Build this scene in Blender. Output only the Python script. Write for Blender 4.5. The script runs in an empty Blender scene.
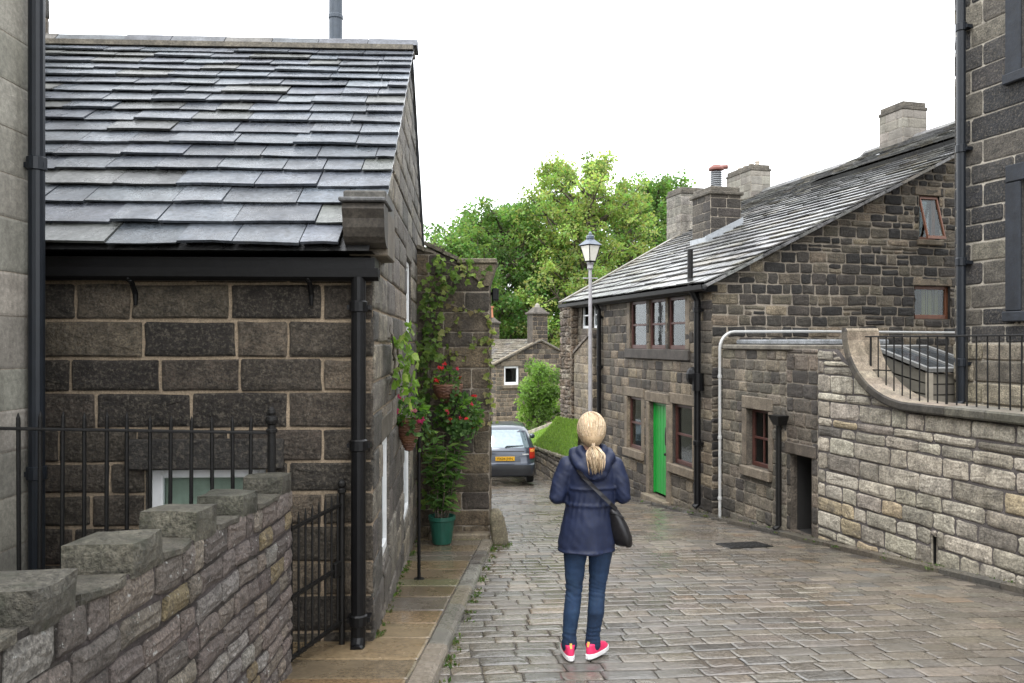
import bpy, math, random
import numpy as np
from mathutils import Vector, noise
from mathutils.geometry import tessellate_polygon

V = Vector
R = math.radians
scene = bpy.context.scene
col = scene.collection
PX = 796.44          # focal length in pixels (28 mm lens, 1024 px)
CX, CY = 512.0, 341.5


def ray(px, py, d):
    """point at depth d (metres along the view axis) behind a pixel, used to measure the place"""
    return V(((px - CX) / PX * d, d, (CY - py) / PX * d))


def ground(y):
    """height of the street, falling away from the viewer and levelling off"""
    if y < -12:
        y = -12
    if y < 20:
        return -(1.62 + 0.1 * y)
    t = min(1.0, (y - 20) / 8.0)
    return -3.62 - 0.8 * (t - t * t * 0.5) * 0.75


# ------------------------------------------------------------------ materials
def new_mat(name):
    m = bpy.data.materials.new(name)
    m.use_nodes = True
    nt = m.node_tree
    nt.nodes.clear()
    out = nt.nodes.new('ShaderNodeOutputMaterial')
    b = nt.nodes.new('ShaderNodeBsdfPrincipled')
    nt.links.new(b.outputs[0], out.inputs[0])
    return m, nt, b, out


def nd(nt, t, **kw):
    n = nt.nodes.new(t)
    for k, v in kw.items():
        setattr(n, k, v)
    return n


def mixrgb(nt, kind, fac, a, b):
    n = nd(nt, 'ShaderNodeMix', data_type='RGBA', blend_type=kind)
    for sock, val in ((n.inputs[0], fac), (n.inputs[6], a), (n.inputs[7], b)):
        if hasattr(val, 'links'):
            nt.links.new(val, sock)
        elif isinstance(val, (int, float)):
            sock.default_value = val
        else:
            sock.default_value = (*val, 1)
    return n.outputs[2]


def ramp(nt, src, p0, p1, v0=0.0, v1=1.0):
    n = nd(nt, 'ShaderNodeMapRange')
    n.inputs[1].default_value = p0
    n.inputs[2].default_value = p1
    n.inputs[3].default_value = v0
    n.inputs[4].default_value = v1
    nt.links.new(src, n.inputs[0])
    return n.outputs[0]


def tex(nt, vec, scale, detail=4, rough=0.6):
    n = nd(nt, 'ShaderNodeTexNoise')
    n.inputs['Scale'].default_value = scale
    n.inputs['Detail'].default_value = detail
    n.inputs['Roughness'].default_value = rough
    nt.links.new(vec, n.inputs['Vector'])
    return n.outputs[0]


def surf_mat(name, base=None, var=0.45, vscale=6, fine=60, bump=0.5, bdist=0.01, rough=(0.6, 0.9),
             lichen=None, lich_amt=(0.62, 0.75), spec=0.4, streak=0.0, blotch=None, blotch_amt=(0.55, 0.7), blotch_scale=3.0,
             wet=None, lich_scale=9):
    """stone-like surface: own colour (attribute Col or base) broken by noise, lichen, blotches and bump"""
    m, nt, b, out = new_mat(name)
    tc = nd(nt, 'ShaderNodeTexCoord').outputs['Object']
    if base is None:
        at = nd(nt, 'ShaderNodeAttribute', attribute_name='Col')
        c = at.outputs['Color']
    else:
        rgb = nd(nt, 'ShaderNodeRGB')
        rgb.outputs[0].default_value = (*base, 1)
        c = rgb.outputs[0]
    n1 = tex(nt, tc, vscale, 5, 0.65)
    n2 = tex(nt, tc, fine, 4, 0.7)
    k1 = ramp(nt, n1, 0.36, 0.64, 1 - var * .8, 1 + var * .8)
    k2 = ramp(nt, n2, 0.36, 0.66, 1 - var * 1.05, 1 + var * 1.25)
    mul = nd(nt, 'ShaderNodeMath', operation='MULTIPLY')
    nt.links.new(k1, mul.inputs[0])
    nt.links.new(k2, mul.inputs[1])
    vm = nd(nt, 'ShaderNodeVectorMath', operation='SCALE')
    nt.links.new(c, vm.inputs[0])
    nt.links.new(mul.outputs[0], vm.inputs['Scale'])
    c = vm.outputs[0]
    if blotch:
        nb = tex(nt, tc, blotch_scale, 6, 0.7)
        c = mixrgb(nt, 'MIX', ramp(nt, nb, blotch_amt[0], blotch_amt[1], 0, 0.8), c, blotch)
    if streak:
        mp = nd(nt, 'ShaderNodeMapping')
        mp.inputs['Scale'].default_value = (7, 7, 0.6)
        nt.links.new(tc, mp.inputs[0])
        ns = tex(nt, mp.outputs[0], 1.0, 4, 0.6)
        c = mixrgb(nt, 'MULTIPLY', ramp(nt, ns, 0.5, 0.75, 0, streak), c, (0.25, 0.23, 0.2))
    if lichen:
        nl = tex(nt, tc, lich_scale, 7, 0.75)
        c = mixrgb(nt, 'MIX', ramp(nt, nl, lich_amt[0], lich_amt[1], 0, 0.85), c, lichen)
    nt.links.new(c, b.inputs['Base Color'])
    if wet:
        nw = tex(nt, tc, wet, 4, 0.6)
        rr = ramp(nt, nw, 0.38, 0.6, rough[0], rough[1])
    else:
        rr = ramp(nt, n2, 0.3, 0.7, rough[0], rough[1])
    nt.links.new(rr, b.inputs['Roughness'])
    b.inputs['Specular IOR Level'].default_value = spec
    nb1 = tex(nt, tc, fine * 0.55, 6, 0.72)
    bp = nd(nt, 'ShaderNodeBump')
    bp.inputs['Strength'].default_value = bump
    bp.inputs['Distance'].default_value = bdist
    nt.links.new(nb1, bp.inputs['Height'])
    nt.links.new(bp.outputs[0], b.inputs['Normal'])
    return m


def plain_mat(name, c, rough=0.5, metal=0.0, spec=0.5, var=0.15, scale=12, bump=0.0, coat=0.0, attr=False):
    m, nt, b, out = new_mat(name)
    tc = nd(nt, 'ShaderNodeTexCoord').outputs['Object']
    n1 = tex(nt, tc, scale, 5, 0.65)
    if attr:
        src = nd(nt, 'ShaderNodeAttribute', attribute_name='Col').outputs['Color']
    else:
        rgb = nd(nt, 'ShaderNodeRGB')
        rgb.outputs[0].default_value = (*c, 1)
        src = rgb.outputs[0]
    vm = nd(nt, 'ShaderNodeVectorMath', operation='SCALE')
    nt.links.new(src, vm.inputs[0])
    nt.links.new(ramp(nt, n1, 0.3, 0.7, 1 - var, 1 + var), vm.inputs['Scale'])
    nt.links.new(vm.outputs[0], b.inputs['Base Color'])
    b.inputs['Roughness'].default_value = rough
    b.inputs['Metallic'].default_value = metal
    b.inputs['Specular IOR Level'].default_value = spec
    b.inputs['Coat Weight'].default_value = coat
    if bump:
        bp = nd(nt, 'ShaderNodeBump')
        bp.inputs['Strength'].default_value = bump
        bp.inputs['Distance'].default_value = 0.01
        nt.links.new(tex(nt, tc, scale * 4, 5, 0.7), bp.inputs['Height'])
        nt.links.new(bp.outputs[0], b.inputs['Normal'])
    return m


def leaf_mat(name):
    m, nt, b, out = new_mat(name)
    at = nd(nt, 'ShaderNodeAttribute', attribute_name='Col').outputs['Color']
    nt.links.new(at, b.inputs['Base Color'])
    b.inputs['Roughness'].default_value = 0.5
    b.inputs['Specular IOR Level'].default_value = 0.3
    tr = nd(nt, 'ShaderNodeBsdfTranslucent')
    vm = nd(nt, 'ShaderNodeVectorMath', operation='MULTIPLY')
    vm.inputs[1].default_value = (1.4, 1.5, 0.95)
    nt.links.new(at, vm.inputs[0])
    nt.links.new(vm.outputs[0], tr.inputs[0])
    mx = nd(nt, 'ShaderNodeMixShader')
    mx.inputs[0].default_value = 0.55
    nt.links.new(b.outputs[0], mx.inputs[1])
    nt.links.new(tr.outputs[0], mx.inputs[2])
    nt.links.new(mx.outputs[0], out.inputs[0])
    return m


def glass_mat(name, tint=(0.85, 0.9, 0.9), gloss=0.35):
    m, nt, b, out = new_mat(name)
    nt.nodes.remove(b)
    tr = nd(nt, 'ShaderNodeBsdfTransparent')
    tr.inputs[0].default_value = (*tint, 1)
    gl = nd(nt, 'ShaderNodeBsdfGlossy')
    gl.inputs['Roughness'].default_value = 0.03
    tc = nd(nt, 'ShaderNodeTexCoord').outputs['Object']
    bp = nd(nt, 'ShaderNodeBump')
    bp.inputs['Strength'].default_value = 0.12
    bp.inputs['Distance'].default_value = 0.02
    nt.links.new(tex(nt, tc, 4, 2), bp.inputs['Height'])
    nt.links.new(bp.outputs[0], gl.inputs['Normal'])
    ge = nd(nt, 'ShaderNodeNewGeometry')
    dt = nd(nt, 'ShaderNodeVectorMath', operation='DOT_PRODUCT')
    nt.links.new(ge.outputs['Normal'], dt.inputs[0])
    nt.links.new(ge.outputs['Incoming'], dt.inputs[1])
    ab = nd(nt, 'ShaderNodeMath', operation='ABSOLUTE')
    nt.links.new(dt.outputs['Value'], ab.inputs[0])
    sb = nd(nt, 'ShaderNodeMath', operation='SUBTRACT')
    sb.inputs[0].default_value = 1.0
    nt.links.new(ab.outputs[0], sb.inputs[1])
    pw5 = nd(nt, 'ShaderNodeMath', operation='POWER')
    pw5.inputs[1].default_value = 5
    nt.links.new(sb.outputs[0], pw5.inputs[0])
    ad = nd(nt, 'ShaderNodeMath', operation='MULTIPLY_ADD')
    ad.inputs[1].default_value = 0.9
    ad.inputs[2].default_value = 0.03
    nt.links.new(pw5.outputs[0], ad.inputs[0])
    mx = nd(nt, 'ShaderNodeMixShader')
    nt.links.new(ad.outputs[0], mx.inputs[0])
    nt.links.new(tr.outputs[0], mx.inputs[1])
    nt.links.new(gl.outputs[0], mx.inputs[2])
    nt.links.new(mx.outputs[0], out.inputs[0])
    return m


# ------------------------------------------------------------------ mesh builder
class MB:
    def __init__(self):
        self.v, self.f, self.c, self.m = [], [], [], []

    def poly(self, pts, c=(0.5, 0.5, 0.5), m=0):
        i = len(self.v)
        self.v.extend([tuple(p) for p in pts])
        self.f.append(tuple(range(i, i + len(pts))))
        self.c.append(c)
        self.m.append(m)

    def add(self, vs, fs, c=(0.5, 0.5, 0.5), m=0):
        i = len(self.v)
        self.v.extend([tuple(p) for p in vs])
        for f in fs:
            self.f.append(tuple(i + k for k in f))
            self.c.append(c)
            self.m.append(m)

    def build(self, name, mats, parent=None, base=None, smooth=False, weld=False):
        """one mesh object; vertices are world positions, stored relative to the parent's place"""
        if base is None:
            base = V((0, 0, 0))
            p = parent
            while p is not None:
                base += p.location
                p = p.parent
        me = bpy.data.meshes.new(name)
        vv = [(p[0] - base[0], p[1] - base[1], p[2] - base[2]) for p in self.v]
        me.from_pydata(vv, [], self.f)
        for mt in (mats if isinstance(mats, (list, tuple)) else [mats]):
            me.materials.append(mt)
        at = me.attributes.new('Col', 'FLOAT_COLOR', 'FACE')
        arr = np.ones((len(self.f), 4), dtype=np.float32)
        if self.f:
            arr[:, :3] = np.array(self.c, dtype=np.float32)
        at.data.foreach_set('color', arr.ravel())
        me.polygons.foreach_set('material_index', np.array(self.m, dtype=np.int32))
        if smooth:
            me.polygons.foreach_set('use_smooth', np.ones(len(self.f), dtype=bool))
        me.update()
        if weld:
            import bmesh
            bm = bmesh.new()
            bm.from_mesh(me)
            bmesh.ops.remove_doubles(bm, verts=bm.verts, dist=1e-4)
            bmesh.ops.recalc_face_normals(bm, faces=bm.faces)
            bm.to_mesh(me)
            bm.free()
        o = bpy.data.objects.new(name, me)
        col.objects.link(o)
        if parent is None:
            o.location = base
        else:
            o.parent = parent
        return o

    # --- shapes
    def hexa(self, p, c=(0.5, 0.5, 0.5), m=0):
        """8 corners: bottom ring 0-3, top ring 4-7"""
        self.add(p, [(3, 2, 1, 0), (4, 5, 6, 7), (0, 1, 5, 4), (1, 2, 6, 5), (2, 3, 7, 6), (3, 0, 4, 7)], c, m)

    def box(self, fr, a0, a1, b0, b1, c0, c1, c=(0.5, 0.5, 0.5), m=0, bev=0.0):
        if bev <= 0:
            P = fr.P
            self.hexa([P(a0, b0, c0), P(a1, b0, c0), P(a1, b0, c1), P(a0, b0, c1),
                       P(a0, b1, c0), P(a1, b1, c0), P(a1, b1, c1), P(a0, b1, c1)], c, m)
            return
        # chamfered box: 24 vertices
        e = min(bev, abs(a1 - a0) * .45, abs(b1 - b0) * .45, abs(c1 - c0) * .45)
        vs, idx = [], {}
        A, B, C_ = (a0, a1), (b0, b1), (c0, c1)
        for i in (0, 1):
            for j in (0, 1):
                for k in (0, 1):
                    sa, sb, sc = (1 if i == 0 else -1), (1 if j == 0 else -1), (1 if k == 0 else -1)
                    for ax in range(3):
                        q = [A[i] + sa * e, B[j] + sb * e, C_[k] + sc * e]
                        q[ax] = (A[i], B[j], C_[k])[ax]
                        idx[(i, j, k, ax)] = len(vs)
                        vs.append(fr.P(*q))
        fs = []
        for ax in range(3):
            o1, o2 = [x for x in range(3) if x != ax]
            for s in (0, 1):
                q = []
                for (p, r) in ((0, 0), (1, 0), (1, 1), (0, 1)):
                    key = [0, 0, 0]
                    key[ax], key[o1], key[o2] = s, p, r
                    q.append(idx[(*key, ax)])
                fs.append(tuple(q))
        for ax in range(3):           # edges running along ax
            o1, o2 = [x for x in range(3) if x != ax]
            for p in (0, 1):
                for r in (0, 1):
                    k0, k1 = [0, 0, 0], [0, 0, 0]
                    k0[ax], k1[ax] = 0, 1
                    k0[o1] = k1[o1] = p
                    k0[o2] = k1[o2] = r
                    fs.append((idx[(*k0, o1)], idx[(*k1, o1)], idx[(*k1, o2)], idx[(*k0, o2)]))
        for i in (0, 1):
            for j in (0, 1):
                for k in (0, 1):
                    fs.append((idx[(i, j, k, 0)], idx[(i, j, k, 1)], idx[(i, j, k, 2)]))
        self.add(vs, fs, c, m)

    def tube(self, pts, r, n=8, c=(0.5, 0.5, 0.5), m=0, caps=True):
        pts = [V(p) for p in pts]
        rr = r if isinstance(r, (list, tuple)) else [r] * len(pts)
        vs, fs = [], []
        ref = None
        for i, p in enumerate(pts):
            d = (pts[min(i + 1, len(pts) - 1)] - pts[max(i - 1, 0)]).normalized()
            if ref is None:
                ref = V((0, 0, 1)) if abs(d.z) < 0.9 else V((1, 0, 0))
            x = d.cross(ref).normalized()
            y = d.cross(x).normalized()
            ref = -y if False else x.cross(d)
            for k in range(n):
                a = 2 * math.pi * k / n
                vs.append(p + (x * math.cos(a) + y * math.sin(a)) * rr[i])
        for i in range(len(pts) - 1):
            for k in range(n):
                k2 = (k + 1) % n
                fs.append((i * n + k, i * n + k2, (i + 1) * n + k2, (i + 1) * n + k))
        if caps:
            fs.append(tuple(range(n - 1, -1, -1)))
            fs.append(tuple(range((len(pts) - 1) * n, len(pts) * n)))
        self.add(vs, fs, c, m)

    def lathe(self, o, prof, n=16, c=(0.5, 0.5, 0.5), m=0, x=None, y=None, z=None):
        """profile of (radius, height) round axis z at o"""
        x, y, z = x or V((1, 0, 0)), y or V((0, 1, 0)), z or V((0, 0, 1))
        o = V(o)
        vs, fs = [], []
        for (r, h) in prof:
            for k in range(n):
                a = 2 * math.pi * k / n
                vs.append(o + x * (r * math.cos(a)) + y * (r * math.sin(a)) + z * h)
        for i in range(len(prof) - 1):
            for k in range(n):
                k2 = (k + 1) % n
                fs.append((i * n + k, i * n + k2, (i + 1) * n + k2, (i + 1) * n + k))
        fs.append(tuple(range(n - 1, -1, -1)))
        fs.append(tuple(range((len(prof) - 1) * n, len(prof) * n)))
        self.add(vs, fs, c, m)

    def ellipsoid(self, o, rx, ry, rz, nu=14, nv=9, c=(0.5, 0.5, 0.5), m=0):
        o = V(o)
        vs, fs = [o + V((0, 0, -rz))], []
        for j in range(1, nv):
            t = math.pi * j / nv - math.pi / 2
            for k in range(nu):
                a = 2 * math.pi * k / nu
                vs.append(o + V((rx * math.cos(t) * math.cos(a), ry * math.cos(t) * math.sin(a), rz * math.sin(t))))
        vs.append(o + V((0, 0, rz)))
        for k in range(nu):
            fs.append((0, 1 + (k + 1) % nu, 1 + k))
            for j in range(nv - 2):
                a, b_ = 1 + j * nu + k, 1 + j * nu + (k + 1) % nu
                fs.append((a, b_, b_ + nu, a + nu))
            l = 1 + (nv - 2) * nu
            fs.append((l + k, l + (k + 1) % nu, len(vs) - 1))
        self.add(vs, fs, c, m)

    def capsule(self, p, q, r0, r1, n=14, c=(0.5, 0.5, 0.5), m=0):
        p, q = V(p), V(q)
        d = (q - p)
        L = d.length
        d.normalize()
        pts, rr = [], []
        for k in range(5):
            a = math.pi / 2 * k / 4
            pts.append(p - d * (r0 * math.cos(a)))
            rr.append(max(1e-4, r0 * math.sin(a)))
        for k in range(5):
            a = math.pi / 2 * k / 4
            pts.append(q + d * (r1 * math.sin(a)))
            rr.append(max(1e-4, r1 * math.cos(a)))
        self.tube(pts, rr, n, c, m)

    def loft(self, rings, c=(0.5, 0.5, 0.5), m=0, caps=True):
        n = len(rings[0])
        vs = [p for r_ in rings for p in r_]
        fs = []
        for i in range(len(rings) - 1):
            for k in range(n):
                k2 = (k + 1) % n
                fs.append((i * n + k, i * n + k2, (i + 1) * n + k2, (i + 1) * n + k))
        if caps:
            fs.append(tuple(range(n - 1, -1, -1)))
            fs.append(tuple(range((len(rings) - 1) * n, len(rings) * n)))
        self.add(vs, fs, c, m)

    def leaf(self, p, d, nrm, size, c, w=0.42, m=0):
        """pointed leaf folded along its midrib"""
        d = V(d).normalized()
        s = d.cross(V(nrm))
        if s.length < 1e-3:
            s = d.cross(V((0.3, 0.5, 0.8)))
        s.normalize()
        up = s.cross(d)
        p = V(p)
        mid = p + d * size * 0.5 - up * size * 0.05
        tip = p + d * size
        a = p + d * size * 0.42 + s * size * w + up * size * 0.1
        b = p + d * size * 0.42 - s * size * w + up * size * 0.1
        self.add([p, a, tip, b, mid], [(0, 1, 4), (1, 2, 4), (2, 3, 4), (3, 0, 4)], c, m)


class Fr:
    """a frame: a along u, b along up, c along the outward normal n"""
    def __init__(self, o, u, n=None, up=(0, 0, 1)):
        self.o, self.u, self.up = V(o), V(u), V(up)
        self.n = V(n) if n is not None else self.u.cross(self.up).normalized()

    def P(self, a, b, c=0.0):
        return self.o + self.u * a + self.up * b + self.n * c


WORLD = Fr((0, 0, 0), (1, 0, 0), (0, 1, 0))       # a = x, b = z, c = y


def empty(name, loc, label=None, cat=None, group=None, parent=None, rz=0.0):
    o = bpy.data.objects.new(name, None)
    col.objects.link(o)
    o.location = loc
    o.rotation_euler = (0, 0, rz)
    o.parent = parent
    o.empty_display_size = 0.1
    tag(o, label, cat, group)
    return o


def tag(o, label=None, cat=None, group=None, kind=None):
    for k, v in (('label', label), ('category', cat), ('group', group), ('kind', kind)):
        if v:
            o[k] = v
    return o


def copy_tree(o, parent=None):
    c = o.copy()
    col.objects.link(c)
    c.parent = parent
    for ch in list(o.children):
        copy_tree(ch, c)
    return c


# ------------------------------------------------------------------ masonry
def clip(poly, nx, ny, d):
    """keep nx*a + ny*b <= d"""
    out = []
    for i in range(len(poly)):
        p, q = poly[i], poly[(i + 1) % len(poly)]
        sp, sq = nx * p[0] + ny * p[1] - d, nx * q[0] + ny * q[1] - d
        if sp <= 0:
            out.append(p)
        if (sp < 0 < sq) or (sq < 0 < sp):
            t = sp / (sp - sq)
            out.append((p[0] + (q[0] - p[0]) * t, p[1] + (q[1] - p[1]) * t))
    return out


def area(poly):
    return 0.5 * sum(poly[i][0] * poly[(i + 1) % len(poly)][1] - poly[(i + 1) % len(poly)][0] * poly[i][1] for i in range(len(poly)))


def inset(poly, d):
    """shrink a convex counter-clockwise polygon by d"""
    out = poly
    n = len(poly)
    for i in range(n):
        p, q = poly[i], poly[(i + 1) % n]
        ex, ey = q[0] - p[0], q[1] - p[1]
        l = math.hypot(ex, ey)
        if l < 1e-5:
            continue
        nx, ny = ey / l, -ex / l
        out = clip(out, nx, ny, nx * p[0] + ny * p[1] - d)
        if len(out) < 3:
            return []
    return out


def subtract(rects, hole):
    h0, h1, g0, g1 = hole
    out = []
    for (a0, a1, b0, b1) in rects:
        if a1 <= h0 or a0 >= h1 or b1 <= g0 or b0 >= g1:
            out.append((a0, a1, b0, b1))
            continue
        if a0 < h0:
            out.append((a0, h0, b0, b1))
        if a1 > h1:
            out.append((h1, a1, b0, b1))
        m0, m1 = max(a0, h0), min(a1, h1)
        if b0 < g0:
            out.append((m0, m1, b0, g0))
        if b1 > g1:
            out.append((m0, m1, g1, b1))
    return out


def stone(mb, fr, poly, prot, c, rng, rnd=0.018, jit=0.005, face=0.006, m=0):
    """one squared stone: rounded outline, chamfer and an uneven face"""
    n = len(poly)
    o = []
    for i in range(n):
        p0, p, p1 = poly[i - 1], poly[i], poly[(i + 1) % n]
        for q in (p0, p1):
            dx, dy = q[0] - p[0], q[1] - p[1]
            l = math.hypot(dx, dy)
            if l < 1e-6:
                o.append(p)
                continue
            k = min(rnd * rng.uniform(0.5, 1.5), l * 0.3)
            o.append((p[0] + dx / l * k + rng.uniform(-jit, jit), p[1] + dy / l * k + rng.uniform(-jit, jit)))
        # a break in long edges
        dx, dy = p1[0] - p[0], p1[1] - p[1]
        l = math.hypot(dx, dy)
        if l > 0.16:
            t = rng.uniform(0.4, 0.6)
            o.append((p[0] + dx * t + rng.uniform(-jit, jit) * 1.3, p[1] + dy * t + rng.uniform(-jit, jit) * 1.3))
    k = len(o)
    ca, cb = sum(p[0] for p in o) / k, sum(p[1] for p in o) / k
    ext = min(max(p[0] for p in o) - min(p[0] for p in o), max(p[1] for p in o) - min(p[1] for p in o))
    ch = min(0.014, ext * 0.15)
    hw = max((max(p[0] for p in o) - min(p[0] for p in o)) / 2, .01)
    hh = max((max(p[1] for p in o) - min(p[1] for p in o)) / 2, .01)
    sx, sy = 1 - ch / hw, 1 - ch / hh
    ch3 = min(0.045, ext * 0.3)
    tx, ty = 1 - ch3 / hw, 1 - ch3 / hh
    r0 = [fr.P(p[0], p[1], -0.012) for p in o]
    r1 = [fr.P(p[0], p[1], prot * 0.5) for p in o]
    r2 = [fr.P(ca + (p[0] - ca) * sx, cb + (p[1] - cb) * sy, prot + rng.uniform(-face, face) * .35) for p in o]
    r3 = [fr.P(ca + (p[0] - ca) * tx, cb + (p[1] - cb) * ty, prot + rng.uniform(-face, face) * .45 + face * .45) for p in o]
    vs = r0 + r1 + r2 + r3 + [fr.P(ca, cb, prot + face * .45 + rng.uniform(-face, face) * .3)]
    fs = []
    for j in range(3):
        for i in range(k):
            i2 = (i + 1) % k
            fs.append((j * k + i, j * k + i2, (j + 1) * k + i2, (j + 1) * k + i))
    for i in range(k):
        fs.append((3 * k + i, 3 * k + (i + 1) % k, 4 * k))
    mb.add(vs, fs, c, m)


def pick(pal, rng, var=0.18):
    tot = sum(w for w, _ in pal)
    x = rng.uniform(0, tot)
    for w, c in pal:
        x -= w
        if x <= 0:
            break
    k = 1 + rng.uniform(-var, var)
    return tuple(max(0.004, ch * k * (1 + rng.uniform(-.02, .02))) for ch in c)


def masonry(mb, fr, a0, a1, top, bot, course, length, pal, seed, holes=(), gap=0.012, prot=0.018, face=0.006,
            jit=0.005, split=0.0, reveal=0.16, back=0.5, sm=0, mm=1, wave=0.0, quoin=None, rnd=0.018, dark=2, keep=None, sheet=True):
    """a wall face of single stones on a mortar sheet; holes are (a0,a1,b0,b1) with reveals"""
    rng = random.Random(seed)
    T = top if callable(top) else (lambda a: top)
    B = bot if callable(bot) else (lambda a: bot)
    N = 24
    outer = [(a0 + (a1 - a0) * i / N, B(a0 + (a1 - a0) * i / N)) for i in range(N + 1)]
    outer += [(a0 + (a1 - a0) * i / N, T(a0 + (a1 - a0) * i / N)) for i in range(N, -1, -1)]
    loops = [[V((p[0], p[1], 0)) for p in outer]]
    for (h0, h1, g0, g1) in holes:
        loops.append([V((h0, g0, 0)), V((h0, g1, 0)), V((h1, g1, 0)), V((h1, g0, 0))])
    flat = [p for l in loops for p in l]
    tris = tessellate_polygon(loops)
    if sheet:
        mb.add([fr.P(p.x, p.y, 0) for p in flat], [tuple(t) for t in tris], (0.3, 0.26, 0.2), mm)
    for (h0, h1, g0, g1) in holes:
        rc = pick(pal, rng, 0.05)
        for (p, q) in (((h0, g0), (h0, g1)), ((h0, g1), (h1, g1)), ((h1, g1), (h1, g0)), ((h1, g0), (h0, g0))):
            mb.poly([fr.P(p[0], p[1], prot * .6), fr.P(q[0], q[1], prot * .6), fr.P(q[0], q[1], -reveal), fr.P(p[0], p[1], -reveal)], rc, sm)
            mb.poly([fr.P(p[0], p[1], -reveal), fr.P(q[0], q[1], -reveal), fr.P(q[0], q[1], -back), fr.P(p[0], p[1], -back)], (.02, .02, .02), dark)
        mb.poly([fr.P(h0, g0, -back), fr.P(h1, g0, -back), fr.P(h1, g1, -back), fr.P(h0, g1, -back)], (.02, .02, .02), dark)
    bmin = min(p[1] for p in outer)
    bmax = max(p[1] for p in outer)
    b = bmin
    odd = 0
    while b < bmax:
        h = rng.uniform(*course)
        a = a0 - (gap * .6 if quoin else 0)
        odd += 1
        first = True
        while a < a1 - 1e-4:
            l = rng.uniform(*length)
            if first:
                l = (quoin[odd % 2] if quoin else l * rng.uniform(0.4, 1.0))
                first = False
            e = a + l
            if a1 - e < length[0] * 0.55:
                e = a1
            cells = [(a, e, b, b + h)]
            if rng.random() < split and h > 0.12:
                mid = b + h * rng.uniform(0.4, 0.6)
                cells = [(a, e, b, mid), (a, e, mid, b + h)]
                if rng.random() < 0.5:
                    ms = a + (e - a) * rng.uniform(0.35, 0.65)
                    cells = [(a, ms, b, mid), (ms, e, b, mid), (a, e, mid, b + h)]
            for hole in holes:
                cells = subtract(cells, hole)
            for (x0, x1, y0, y1) in cells:
                t0, t1 = T(x0), T(x1)
                q0, q1 = B(x0), B(x1)
                po = [(x0, y0), (x1, y0), (x1, y1), (x0, y1)]
                dx = x1 - x0
                if keep and not keep((x0 + x1) / 2, (y0 + y1) / 2):
                    continue
                if dx < 0.03 or y1 - y0 < 0.025:
                    continue
                if y1 > min(t0, t1):
                    k = (t1 - t0) / dx
                    po = clip(po, -k, 1, t0 - k * x0)
                if y0 < max(q0, q1) and len(po) > 2:
                    k = (q1 - q0) / dx
                    po = clip(po, k, -1, -(q0 - k * x0))
                if len(po) < 3 or abs(area(po)) < 0.0012:
                    continue
                po = inset(po, gap * rng.uniform(0.35, 0.65))
                if len(po) < 3 or abs(area(po)) < 0.0008:
                    continue
                if wave:
                    po = [(p[0], p[1] + wave * noise.noise(V((p[0] * 1.1, p[1] * 1.4, seed)))) for p in po]
                stone(mb, fr, po, prot * rng.uniform(0.6, 1.3), pick(pal, rng), rng, rnd, jit, face, sm)
            a = e
        b += h


def slates(mb, o, u, s, n, arange, length, exposures, widths, pal, seed, thick=0.02, sag=0.0, m=0, over=1.45):
    """courses of stone slates laid from eave to ridge; arange(q) gives the extent along u at slope distance q"""
    rng = random.Random(seed)
    q = 0.0
    i = 0
    lift0 = 0.012
    while q < length - 0.02:
        ex = exposures(q / length) * rng.uniform(0.94, 1.06)
        a0, a1 = arange(q)
        a = a0
        first = True
        while a < a1 - 0.01:
            w = rng.uniform(*widths)
            if first:
                w *= rng.uniform(.45, 1)
                first = False
            e = a + w
            if a1 - e < widths[0] * 0.5:
                e = a1
            th = thick * rng.uniform(0.7, 1.35)
            c = pick(pal, rng, 0.22)
            j = lambda k: rng.uniform(-k, k)
            qa, qb = q + j(.014), q + j(.014)
            qt = min(q + ex * over, length + 0.03)
            g = 0.004
            # lower edge lies on the course below, upper edge goes under
            hl = thick * 1.5 + lift0 + j(.005)
            hl2 = hl + j(.006)
            ht = 0.008
            def S(a_, q_, h_):
                sg = sag * math.sin(math.pi * min(1, max(0, (a_ - a0) / (a1 - a0 + 1e-6)))) if sag else 0
                return o + u * a_ + s * q_ + n * (h_ - sg)
            mid = (a + e) / 2 + j(w * .2)
            qm = (qa + qb) / 2 + j(.012)
            p = [(a + g, qa), (mid, qm), (e - g, qb)]
            topv = [S(p[0][0], p[0][1], hl + th), S(p[1][0], p[1][1], (hl + hl2) / 2 + th), S(p[2][0], p[2][1], hl2 + th),
                    S(e - g, qt, ht + th * .5), S(a + g, qt, ht + th * .5)]
            botv = [S(p[0][0], p[0][1] + .006, hl), S(p[1][0], p[1][1] + .008, (hl + hl2) / 2), S(p[2][0], p[2][1] + .006, hl2),
                    S(e - g, qt, ht), S(a + g, qt, ht)]
            mb.add(topv + botv, [(0, 1, 2, 3, 4), (9, 8, 7, 6, 5), (0, 5, 6, 1), (1, 6, 7, 2), (2, 7, 8, 3), (4, 9, 5, 0)], c, m)
            a = e
        q += ex
        i += 1


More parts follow.
